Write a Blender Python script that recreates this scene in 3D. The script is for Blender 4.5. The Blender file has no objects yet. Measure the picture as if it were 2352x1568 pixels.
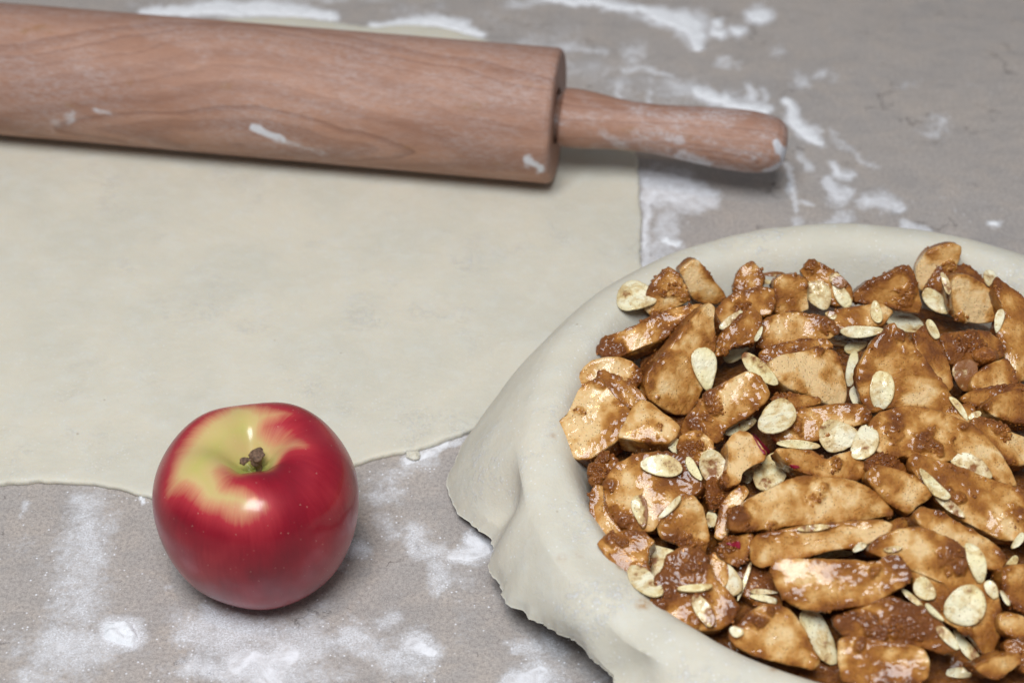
import bpy, math, random
import numpy as np
from mathutils import Vector
from mathutils.bvhtree import BVHTree
random.seed(4); rng = np.random.default_rng(4)

# ------------------------------------------------------------------ camera, light, exposure
S = 0.01                                   # all lengths below are centimetres
sc = bpy.context.scene
RES = (2352.0, 1568.0)                     # pixel space in which the photograph was measured
EL = math.radians(40.0); DIST = 75.0; FP = 4240.0
CAM = np.array([0, -DIST*math.cos(EL), DIST*math.sin(EL)])
FW = -CAM/np.linalg.norm(CAM); RT = np.array([1.0, 0, 0]); UP = np.cross(RT, FW)
cd = bpy.data.cameras.new('camera'); cam = bpy.data.objects.new('camera', cd)
sc.collection.objects.link(cam); sc.camera = cam
cam.location = Vector(CAM*S); cam.rotation_euler = (math.pi/2-EL, 0, 0)
cd.sensor_fit = 'HORIZONTAL'; cd.sensor_width = 22.3; cd.lens = 22.3*FP/RES[0]
cd.clip_start = 0.01; cd.clip_end = 50
cd.dof.use_dof = True; cd.dof.focus_distance = 0.655; cd.dof.aperture_fstop = 5.6
cd.dof.aperture_blades = 7

wd = bpy.data.worlds.new('World'); sc.world = wd; wd.use_nodes = True
bg = wd.node_tree.nodes['Background']; bg.inputs[0].default_value = (0.92, 0.95, 1.0, 1); bg.inputs[1].default_value = 0.2
def area(name, loc, target, size, power, col):
    l = bpy.data.lights.new(name, 'AREA'); l.shape = 'RECTANGLE'; l.size, l.size_y = size; l.energy = power; l.color = col
    o = bpy.data.objects.new(name, l); sc.collection.objects.link(o)
    o.location = Vector(loc)*S
    o.rotation_euler = (Vector(target)-Vector(loc)).to_track_quat('-Z', 'Y').to_euler()
    return o
area('window_light', (-14, -62, 122), (2, -4, 2), (0.58, 0.50), 18.8, (0.91, 0.955, 1.0))
area('ceiling_lamp', (-16, -34, 150), (0, 0, 2), (0.07, 0.07), 1.6, (1.0, 0.62, 0.30))
sc.view_settings.view_transform = 'Standard'; sc.view_settings.look = 'None'
sc.view_settings.exposure = 0; sc.view_settings.gamma = 1
sc.cycles.use_denoising = True; sc.cycles.max_bounces = 8
sc.cycles.sample_clamp_indirect = 6

# ------------------------------------------------------------------ helpers
def ray(x, y):
    return FW + RT*(x-RES[0]/2)/FP - UP*(y-RES[1]/2)/FP
def ground(x, y, z=0.0):
    d = ray(x, y); return CAM + (z-CAM[2])/d[2]*d
def onplane(x, y, p0, n):
    d = ray(x, y); return CAM + np.dot(p0-CAM, n)/np.dot(d, n)*d
def proj(P):
    v = np.asarray(P, float)-CAM; z = v@FW
    return np.stack([RES[0]/2+FP*(v@RT)/z, RES[1]/2-FP*(v@UP)/z], -1)

_perm = np.random.default_rng(11).permutation(256); _perm = np.r_[_perm, _perm, _perm]
_gr = np.random.default_rng(12).normal(size=(256, 3)); _gr /= np.linalg.norm(_gr, axis=1)[:, None]
def noise(P, f=1.0, seed=0.0):
    """gradient noise, about -1..1"""
    P = np.asarray(P, float)*f + seed*np.array([17.13, 5.71, 9.37]); I = np.floor(P).astype(int); F = P-I; I &= 255
    U = F*F*F*(F*(F*6-15)+10); out = 0
    for a in (0, 1):
        for b in (0, 1):
            for c in (0, 1):
                h = _perm[_perm[_perm[I[..., 0]+a]+I[..., 1]+b]+I[..., 2]+c]
                g = (_gr[h]*(F-np.array([a, b, c]))).sum(-1)
                w = (U[..., 0] if a else 1-U[..., 0])*(U[..., 1] if b else 1-U[..., 1])*(U[..., 2] if c else 1-U[..., 2])
                out = out+g*w
    return out*1.7
def fbm(P, f=1.0, seed=0.0, o=4):
    s = 0; a = 1.0; t = 0
    for i in range(o):
        s = s+a*noise(P, f*2**i, seed+i*3.3); t += a; a *= .5
    return s/t
def sstep(x, a, b):
    t = np.clip((x-a)/(b-a), 0, 1); return t*t*(3-2*t)

def obj(name, V, Fc, mat, parent=None, origin=None, attrs=None, smooth=True):
    V = np.asarray(V, float); o0 = np.zeros(3) if origin is None else np.asarray(origin, float)
    me = bpy.data.meshes.new(name)
    if isinstance(Fc, np.ndarray):
        n = len(Fc); k = Fc.shape[1]
        me.vertices.add(len(V)); me.vertices.foreach_set('co', ((V-o0)*S).astype(np.float32).ravel())
        me.loops.add(n*k); me.loops.foreach_set('vertex_index', Fc.astype(np.int32).ravel())
        me.polygons.add(n); me.polygons.foreach_set('loop_start', np.arange(0, n*k, k, dtype=np.int32))
        me.polygons.foreach_set('loop_total', np.full(n, k, dtype=np.int32))
        me.update(calc_edges=True); me.validate()
    else:
        me.from_pydata([tuple(v) for v in (V-o0)*S], [], [tuple(f) for f in Fc])
    me.polygons.foreach_set('use_smooth', [smooth]*len(me.polygons))
    for k, a in (attrs or {}).items():
        at = me.attributes.new(k, 'FLOAT', 'POINT'); at.data.foreach_set('value', np.asarray(a, np.float32))
    if mat: me.materials.append(mat)
    ob = bpy.data.objects.new(name, me); sc.collection.objects.link(ob)
    if parent is not None:
        ob.parent = parent; ob.location = Vector(o0*S)-parent.location
    else: ob.location = Vector(o0*S)
    return ob
def tag(o, label, cat, group=None):
    o['label'] = label; o['category'] = cat
    if group: o['group'] = group
    return o
def empty(name, loc):
    o = bpy.data.objects.new(name, None); sc.collection.objects.link(o); o.location = Vector(loc)*S
    o.empty_display_size = .01; return o
def gridfaces(nu, nv, closed_u=False):
    """rows v (0..nv-1) of nu verts"""
    a = np.arange(nu if closed_u else nu-1); b = (a+1) % nu; j = np.arange(nv-1)[:, None]
    return np.stack([j*nu+a, j*nu+b, (j+1)*nu+b, (j+1)*nu+a], -1).reshape(-1, 4)
def vnormals(V, Fq):
    n = np.cross(V[Fq[:, 2]]-V[Fq[:, 0]], V[Fq[:, 3]]-V[Fq[:, 1]]); N = np.zeros_like(V)
    for k in range(4): np.add.at(N, Fq[:, k], n)
    return N/(np.linalg.norm(N, axis=1)[:, None]+1e-12)
def chaikin(P, it=2, w=.25):
    P = np.asarray(P, float)
    for _ in range(it):
        Q = np.roll(P, -1, 0); P = np.stack([P*(1-w)+Q*w, P*w+Q*(1-w)], 1).reshape(-1, P.shape[1])
    return P
def resample(P, n):
    Q = np.vstack([P, P[:1]]); s = np.r_[0, np.cumsum(np.linalg.norm(np.diff(Q, axis=0), axis=1))]
    t = np.linspace(0, s[-1], n, endpoint=False)
    return np.stack([np.interp(t, s, Q[:, i]) for i in range(Q.shape[1])], 1)

# ------------------------------------------------------------------ materials
class NT:
    def __init__(s, name):
        s.m = bpy.data.materials.new(name); s.m.use_nodes = True; s.t = s.m.node_tree; s.p = s.t.nodes['Principled BSDF']
    def n(s, kind, ins=None, **kw):
        nd = s.t.nodes.new(kind)
        for k, v in kw.items(): setattr(nd, k, v)
        for k, v in (ins or {}).items(): s.set(nd, k, v)
        return nd
    def set(s, nd, k, v):
        i = nd.inputs[k]
        if hasattr(v, 'outputs'): v = v.outputs[0]
        if isinstance(v, bpy.types.NodeSocket): s.t.links.new(v, i)
        else: i.default_value = v
    def math(s, op, a, b=0.0, c=None, clamp=False):
        nd = s.n('ShaderNodeMath', operation=op); nd.use_clamp = clamp; s.set(nd, 0, a); s.set(nd, 1, b)
        if c is not None: s.set(nd, 2, c)
        return nd
    def mix(s, f, a, b, mode='MIX'):
        nd = s.n('ShaderNodeMix', data_type='RGBA', blend_type=mode)
        s.set(nd, 0, f); s.set(nd, 6, a); s.set(nd, 7, b); return nd.outputs[2]
    def noise(s, sc_, det=3, rough=.5, vec=None, dist=0.0):
        nd = s.n('ShaderNodeTexNoise', {'Scale': sc_, 'Detail': det, 'Roughness': rough, 'Distortion': dist})
        if vec is not None: s.set(nd, 'Vector', vec)
        return nd.outputs[0]
    def step(s, v, a, b, lo=0.0, hi=1.0):
        nd = s.n('ShaderNodeMapRange', interpolation_type='SMOOTHSTEP')
        s.set(nd, 0, v); s.set(nd, 1, a); s.set(nd, 2, b); s.set(nd, 3, lo); s.set(nd, 4, hi); return nd.outputs[0]
    def ramp(s, v, stops):
        nd = s.n('ShaderNodeValToRGB'); e = nd.color_ramp.elements
        while len(e) < len(stops): e.new(.5)
        for q, (p, c) in zip(e, stops): q.position = p; q.color = (*c, 1)
        s.set(nd, 0, v); return nd.outputs[0]
    def attr(s, name): return s.n('ShaderNodeAttribute', attribute_name=name).outputs['Fac']
    def bump(s, h, dist, strength=1.0, normal=None):
        nd = s.n('ShaderNodeBump', {'Height': h, 'Distance': dist, 'Strength': strength})
        if normal is not None: s.set(nd, 'Normal', normal)
        return nd.outputs[0]
    def pos(s): return s.n('ShaderNodeNewGeometry').outputs['Position']
    def oco(s, rnd=True):
        c = s.n('ShaderNodeTexCoord').outputs['Object']
        if not rnd: return c
        r = s.n('ShaderNodeObjectInfo').outputs['Random']
        v = s.n('ShaderNodeVectorMath', operation='SCALE'); v.inputs[0].default_value = (3.1, 7.7, 5.3); s.set(v, 'Scale', r)
        a = s.n('ShaderNodeVectorMath', operation='ADD'); s.set(a, 0, c); s.set(a, 1, v.outputs[0]); return a.outputs[0]
    def mapping(s, v, scale=(1, 1, 1), rot=(0, 0, 0), loc=(0, 0, 0)):
        nd = s.n('ShaderNodeMapping'); s.set(nd, 0, v); nd.inputs['Scale'].default_value = scale
        nd.inputs['Rotation'].default_value = rot; nd.inputs['Location'].default_value = loc; return nd.outputs[0]
    def out(s, **kw):
        for k, v in kw.items(): s.set(s.p, k.replace('_', ' '), v)
        return s.m

def mat_counter():
    t = NT('stone_counter'); P = t.pos()
    n1 = t.noise(9, 6, .62, P); n2 = t.noise(60, 6, .7, P, .6); n3 = t.noise(750, 5, .75, P); n4 = t.noise(2600, 2, .6, P)
    st = t.noise(24, 7, .72, t.mapping(P, (1, 2.6, 1), (0, 0, .45)), 1.4)
    c = t.mix(t.step(n1, .3, .7), (.39, .362, .345, 1), (.475, .425, .385, 1))
    c = t.mix(t.step(st, .42, .66, 0, .5), c, (.275, .262, .255, 1))
    c = t.mix(t.step(n2, .40, .70, 0, .55), c, (.53, .45, .38, 1))
    c = t.mix(t.step(n3, .38, .66, 0, .72), c, (.21, .185, .178, 1))
    c = t.mix(t.step(n4, .45, .70, 0, .55), c, (.60, .54, .50, 1))
    pw = t.mix(.05, P, t.n('ShaderNodeTexNoise', {'Vector': P, 'Scale': 45., 'Detail': 6., 'Roughness': .65}).outputs[1])
    v = t.n('ShaderNodeTexVoronoi', {'Vector': pw, 'Scale': 22.0}, feature='DISTANCE_TO_EDGE').outputs[0]
    w = t.noise(30, 5, .6, P)
    crack = t.math('MULTIPLY', t.step(v, .0, .016, 1, 0), t.step(w, .53, .58))
    c = t.mix(t.math('MULTIPLY', crack, .6), c, (.13, .105, .095, 1))
    # flour dust, laid where it was sprinkled
    d = t.attr('dust'); g = t.noise(480, 8, .85, P); g2 = t.noise(85, 8, .74, P, .8)
    gg = t.math('ADD', t.math('MULTIPLY', g, .5), t.math('MULTIPLY', g2, .5))
    lo = t.math('SUBTRACT', .72, t.math('MULTIPLY', d, .46))
    m = t.math('SUBTRACT', gg, lo); m = t.math('MULTIPLY', t.step(m, -.08, .15), t.step(d, .0, .25))
    m = t.math('MULTIPLY', m, t.step(t.noise(1500, 4, .8, P), .34, .60, .30, 1))
    m = t.math('MULTIPLY', m, t.step(t.noise(150, 7, .75, P, .6), .34, .60, .55, 1))
    m = t.math('MAXIMUM', m, t.math('MULTIPLY', t.step(d, .72, .9), t.step(g2, .30, .64, .25, 1)))
    gv = t.n('ShaderNodeTexVoronoi', {'Vector': P, 'Scale': 620.0}); gp = t.n('ShaderNodeSeparateColor', {0: gv.outputs[1]}).outputs[0]
    gr = t.math('MULTIPLY', t.step(gv.outputs[0], .16, .34, 1, 0), t.step(t.math('ADD', gp, t.math('MULTIPLY', d, .6)), 1.04, 1.12))
    m = t.math('MAXIMUM', m, t.math('MULTIPLY', gr, .8))
    c = t.mix(t.math('MULTIPLY', m, .95), c, (.84, .85, .89, 1))
    h = t.math('ADD', t.math('MULTIPLY', n3, .4), t.math('MULTIPLY', n2, 1.0)); h = t.math('SUBTRACT', h, t.math('MULTIPLY', crack, .8))
    h = t.math('ADD', h, t.math('MULTIPLY', m, .4))
    return t.out(Base_Color=c, Roughness=t.step(m, 0, 1, .45, .9), Normal=t.bump(h, .0008, .6), Specular_IOR_Level=.35)
def mat_flour():
    t = NT('flour'); P = t.pos(); n = t.noise(1500, 4, .7, P); n2 = t.noise(250, 4, .6, P)
    return t.out(Base_Color=t.mix(n2, (.78, .79, .82, 1), (.87, .88, .90, 1)), Roughness=.95, Specular_IOR_Level=.15,
                 Normal=t.bump(t.math('ADD', n, n2), .0006, .7))
def mat_dough(name, flour):
    t = NT(name); P = t.oco(False)
    n1 = t.noise(22, 4, .55, P); n2 = t.noise(120, 5, .6, P); n3 = t.noise(1400, 3, .6, P)
    c = t.mix(t.step(n1, .34, .66), (.60, .57, .475, 1), (.655, .61, .50, 1))
    c = t.mix(t.step(n2, .42, .75, 0, .4), c, (.66, .66, .60, 1))
    d = t.noise(36, 5, .6, t.mapping(P, (1, 1, 1), (0, 0, .4), (.3, .1, 0)), .4); g = t.noise(420, 6, .75, P)
    m = t.math('MULTIPLY', t.step(d, .55-.1*flour, .75-.1*flour), t.step(g, .47, .66))
    c = t.mix(t.math('MULTIPLY', m, .8*flour), c, (.74, .75, .77, 1))
    # rare brownish flecks of bran
    v = t.n('ShaderNodeTexVoronoi', {'Vector': P, 'Scale': 75.0}); fl = t.math('MULTIPLY', t.step(v.outputs[0], .02, .055, 1, 0), t.step(n2, .5, .56))
    c = t.mix(t.math('MULTIPLY', fl, .55), c, (.36, .29, .19, 1))
    dv = t.n('ShaderNodeTexVoronoi', {'Vector': P, 'Scale': 720.0}); dp_ = t.n('ShaderNodeSeparateColor', {0: dv.outputs[1]}).outputs[0]
    dd = t.math('MULTIPLY', t.step(dv.outputs[0], .14, .34, 1, 0), t.step(t.math('ADD', dp_, t.math('MULTIPLY', d, 1.1)), 1.36, 1.42))
    c = t.mix(t.math('MULTIPLY', dd, .75*flour), c, (.80, .81, .83, 1))
    st = t.attr('stain')
    c = t.mix(t.math('MULTIPLY', st, t.step(t.noise(500, 4, .6, P), .25, .6)), c, (.38, .19, .05, 1))
    h = t.math('ADD', t.math('MULTIPLY', n3, .25), t.math('MULTIPLY', n2, .9)); h = t.math('ADD', h, t.math('MULTIPLY', m, .4))
    return t.out(Base_Color=c, Roughness=.62, Specular_IOR_Level=.3, Normal=t.bump(h, .0009, .6),
                 Subsurface_Weight=.2, Subsurface_Radius=(.004, .003, .002), Subsurface_Scale=1.0)
def mat_wood(name, tilt=.05, off=(0, .045, -.02), rings=170., dust=.5, wave=(23.5, .0055)):
    """beech: growth rings round a slightly tilted pith axis (object x), plus flecks"""
    t = NT(name); P = t.oco(False)
    M = t.mapping(P, (1, 1, 1), (0, tilt, tilt*.8), off)
    W_ = t.n('ShaderNodeTexNoise', {'Vector': t.mapping(P, (2.4, 6, 6)), 'Scale': 2.2, 'Detail': 4., 'Roughness': .55}).outputs[1]
    V_ = t.n('ShaderNodeVectorMath', operation='MULTIPLY_ADD'); t.set(V_, 0, W_); V_.inputs[1].default_value = (0, .022, .022); t.set(V_, 2, M)
    sp = t.n('ShaderNodeSeparateXYZ', {0: V_.outputs[0]})
    r = t.math('SQRT', t.math('ADD', t.math('MULTIPLY', sp.outputs[1], sp.outputs[1]), t.math('MULTIPLY', sp.outputs[2], sp.outputs[2])))
    # the pith wanders along the log, which gives long cathedral arches
    spx = t.n('ShaderNodeSeparateXYZ', {0: P}).outputs[0]
    r = t.math('ADD', r, t.math('MULTIPLY', t.math('COSINE', t.math('MULTIPLY', t.math('ADD', spx, .004), wave[0])), wave[1]))
    rn = t.math('MULTIPLY', r, rings)
    # growth bands of uneven width and strength
    one = t.n('ShaderNodeTexNoise', {'W': t.math('MULTIPLY', rn, .55), 'Scale': 1.0, 'Detail': 2.}, noise_dimensions='1D').outputs[0]
    rr = t.math('FRACT', t.math('ADD', rn, t.math('MULTIPLY', one, 2.2)))
    line = t.math('MULTIPLY', t.step(rr, .15, .95), t.step(rr, .95, 1.0, 1, .0)); line = t.math('MULTIPLY', line, t.step(one, .38, .62, .2, 1))
    fl = t.noise(1, 5, .75, t.mapping(P, (210, 1700, 1700))); fl2 = t.noise(1, 4, .7, t.mapping(P, (60, 700, 700)))
    lf = t.noise(1, 4, .6, t.mapping(P, (14, 60, 60)))
    c = t.mix(t.step(lf, .3, .7), (.335, .175, .118, 1), (.435, .238, .162, 1))
    c = t.mix(t.math('MULTIPLY', line, .6), c, (.19, .085, .055, 1))
    c = t.mix(t.step(fl, .46, .70, 0, .42), c, (.20, .115, .085, 1))
    c = t.mix(t.step(fl2, .52, .75, 0, .3), c, (.50, .33, .26, 1))
    sp_ = t.step(t.noise(75, 3, .5, t.mapping(P, (.6, 1, 1))), .66, .75); c = t.mix(t.math('MULTIPLY', sp_, .6), c, (.30, .15, .05, 1))
    d = t.math('MULTIPLY', t.step(t.noise(40, 6, .75, t.mapping(P, (.5, 1, 1), loc=(.2, .3, .1))), .38, .62), t.step(t.noise(800, 6, .8, t.mapping(P, (.35, 1, 1))), .36, .66))
    c = t.mix(t.math('MULTIPLY', d, dust), c, (.58, .56, .58, 1))
    fa = t.attr('flour'); c = t.mix(t.math('MULTIPLY', t.step(t.math('ADD', fa, t.math('MULTIPLY', t.math('SUBTRACT', t.noise(160, 6, .75, P), .5), 1.3)), .22, .8), t.step(fa, 0, .15)), c, (.64, .64, .68, 1))
    return t.out(Base_Color=c, Roughness=t.step(fl, .3, .7, .42, .62), Specular_IOR_Level=.4, Normal=t.bump(t.math('ADD', fl, t.math('MULTIPLY', line, -.4)), .0004, .55))
def mat_apple():
    t = NT('apple_skin'); P = t.oco(False)
    b = t.attr('blush'); az = t.attr('azim'); lat = t.attr('lat')
    cv = t.n('ShaderNodeCombineXYZ', {0: t.math('MULTIPLY', t.math('SINE', az), 9.0), 1: t.math('MULTIPLY', t.math('COSINE', az), 9.0), 2: t.math('MULTIPLY', lat, 1.1)})
    s1 = t.noise(1.7, 5, .65, cv.outputs[0]); s2 = t.noise(14, 4, .6, P)
    s3 = t.noise(6, 4, .6, cv.outputs[0])
    b2 = t.math('ADD', b, t.math('MULTIPLY', t.math('SUBTRACT', s1, .5), .13)); b2 = t.math('ADD', b2, t.math('MULTIPLY', t.math('SUBTRACT', s3, .5), .12))
    c = t.ramp(b2, [(0, (.47, .43, .12)), (.30, (.56, .41, .17)), (.44, (.55, .23, .12)), (.60, (.40, .022, .034)), (.80, (.245, .002, .014)), (1, (.11, .001, .008))])
    c = t.mix(t.math('MULTIPLY', t.step(s2, .45, .7), t.step(b2, .6, .8, 0, .25)), c, (.40, .015, .045, 1))
    g = t.attr('green'); c = t.mix(t.math('MULTIPLY', g, .75), c, (.30, .36, .07, 1))
    v = t.n('ShaderNodeTexVoronoi', {'Vector': P, 'Scale': 480.0, 'Randomness': 1.0})
    dots = t.math('MULTIPLY', t.step(v.outputs[0], .03, .15, 1, 0), t.step(t.n('ShaderNodeSeparateColor', {0: v.outputs[1]}).outputs[0], .45, .75))
    c = t.mix(t.math('MULTIPLY', dots, .42), c, (.72, .48, .36, 1))
    return t.out(Base_Color=c, Roughness=.5, Specular_IOR_Level=.2, Normal=t.bump(t.noise(350, 3, .5, P), .0002, .25),
                 Subsurface_Weight=.08, Subsurface_Radius=(.006, .002, .001), Coat_Weight=.7, Coat_Roughness=.2)
def mat_stem():
    t = NT('dry_stem'); P = t.oco(False); n = t.noise(900, 4, .7, t.mapping(P, (1, 1, .25)))
    return t.out(Base_Color=t.mix(t.step(n, .3, .7), (.06, .035, .022, 1), (.24, .14, .085, 1)), Roughness=.7, Normal=t.bump(n, .001, .8))
def mat_flesh():
    t = NT('coated_apple_flesh'); P = t.oco(True)
    a = t.attr('syrup')
    n1 = t.noise(210, 6, .66, P, .6); n2 = t.noise(900, 5, .7, P, .3); n3 = t.noise(2800, 3, .65, P); n0 = t.noise(58, 4, .6, P, .5)
    m = t.math('ADD', a, t.math('MULTIPLY', t.math('SUBTRACT', n1, .5), .65)); m = t.math('ADD', m, t.math('MULTIPLY', t.math('SUBTRACT', n0, .5), .9))
    m = t.math('ADD', m, t.math('MULTIPLY', t.math('SUBTRACT', n2, .5), .22), clamp=True)
    c = t.ramp(m, [(0, (.82, .57, .28)), (.18, (.69, .395, .135)), (.40, (.52, .235, .048)), (.60, (.385, .145, .022)), (.82, (.27, .090, .012)), (1, (.18, .053, .008))])
    v = t.n('ShaderNodeTexVoronoi', {'Vector': P, 'Scale': 1300.0}); pick = t.n('ShaderNodeSeparateColor', {0: v.outputs[1]}).outputs[0]
    sk = t.math('MULTIPLY', t.step(v.outputs[0], .16, .34, 1, 0), t.step(pick, .45, .55))
    sk = t.math('MULTIPLY', sk, t.step(t.noise(140, 3, .5, P), .36, .52))
    c = t.mix(t.math('MULTIPLY', sk, .72), c, (.17, .060, .018, 1))
    wet = t.step(m, .30, .8)
    h = t.math('ADD', t.math('MULTIPLY', n2, .38), t.math('MULTIPLY', n1, .95)); h = t.math('ADD', h, t.math('MULTIPLY', n3, .10)); h = t.math('ADD', h, t.math('MULTIPLY', sk, .1))
    h = t.math('ADD', h, t.math('MULTIPLY', t.math('MULTIPLY', t.noise(1100, 4, .6, P), wet), .45))
    return t.out(Base_Color=c, Roughness=t.step(n1, .35, .65, .28, .5), Specular_IOR_Level=.3, Normal=t.bump(h, .0013, .9),
                 Subsurface_Weight=.15, Subsurface_Radius=(.005, .0025, .001), Coat_Weight=.46, Coat_Roughness=.08)
def mat_almond():
    t = NT('almond'); P = t.oco(True); s = t.attr('syrup')
    n1 = t.noise(300, 6, .66, P, .5); n2 = t.noise(60, 3, .5, P); n4 = t.noise(1000, 4, .7, P)
    c = t.mix(t.step(n2, .35, .65), (.88, .77, .43, 1), (.94, .88, .65, 1))
    c = t.mix(t.math('MULTIPLY', t.attr('edge'), .55), c, (.66, .52, .25, 1))
    m = t.math('ADD', s, t.math('MULTIPLY', t.math('SUBTRACT', n1, .5), 1.5)); m = t.math('ADD', m, t.math('MULTIPLY', t.math('SUBTRACT', n4, .5), .4), clamp=True)
    c = t.mix(t.step(m, .20, .55, 0, .66), c, (.60, .38, .11, 1)); c = t.mix(t.step(m, .52, .85), c, (.27, .10, .022, 1))
    v = t.n('ShaderNodeTexVoronoi', {'Vector': P, 'Scale': 1200.0}); pick = t.n('ShaderNodeSeparateColor', {0: v.outputs[1]}).outputs[0]
    sk = t.math('MULTIPLY', t.step(v.outputs[0], .14, .30, 1, 0), t.step(pick, .66, .74))
    c = t.mix(t.math('MULTIPLY', sk, .8), c, (.14, .06, .02, 1))
    h = t.math('ADD', n1, t.math('MULTIPLY', n4, .5))
    return t.out(Base_Color=c, Roughness=t.step(n1, .35, .65, .2, .42), Normal=t.bump(h, .0009, .75),
                 Subsurface_Weight=.1, Subsurface_Radius=(.002, .0015, .001), Coat_Weight=.5, Coat_Roughness=.08)
def mat_syrup(name='syrup', dark=1.0):
    t = NT(name); P = t.pos(); n1 = t.noise(400, 5, .65, P); n2 = t.noise(1500, 4, .7, P)
    c = t.mix(t.step(n1, .35, .7), (.19*dark, .055*dark, .008*dark, 1), (.38*dark, .138*dark, .022*dark, 1))
    return t.out(Base_Color=c, Roughness=.2, Normal=t.bump(t.math('ADD', n1, t.math('MULTIPLY', n2, .7)), .0012, .9), Subsurface_Weight=.08,
                 Subsurface_Radius=(.003, .001, .0005), Coat_Weight=.25, Coat_Roughness=.1)
M_counter, M_flour, M_sheet, M_crust = mat_counter(), mat_flour(), mat_dough('dough_sheet', .45), mat_dough('pie_dough', .8)
M_wood, M_wood2 = mat_wood('beech', .012, (0, .0095, -.0078), 240., dust=.3), mat_wood('beech_handle', .05, (0, .004, -.0035), 560., .85, (55., .0016))
M_apple, M_stem, M_flesh, M_almond, M_syrup, M_clump = mat_apple(), mat_stem(), mat_flesh(), mat_almond(), mat_syrup('syrup', .8), mat_syrup('sugar_clump', 1.25)

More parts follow.
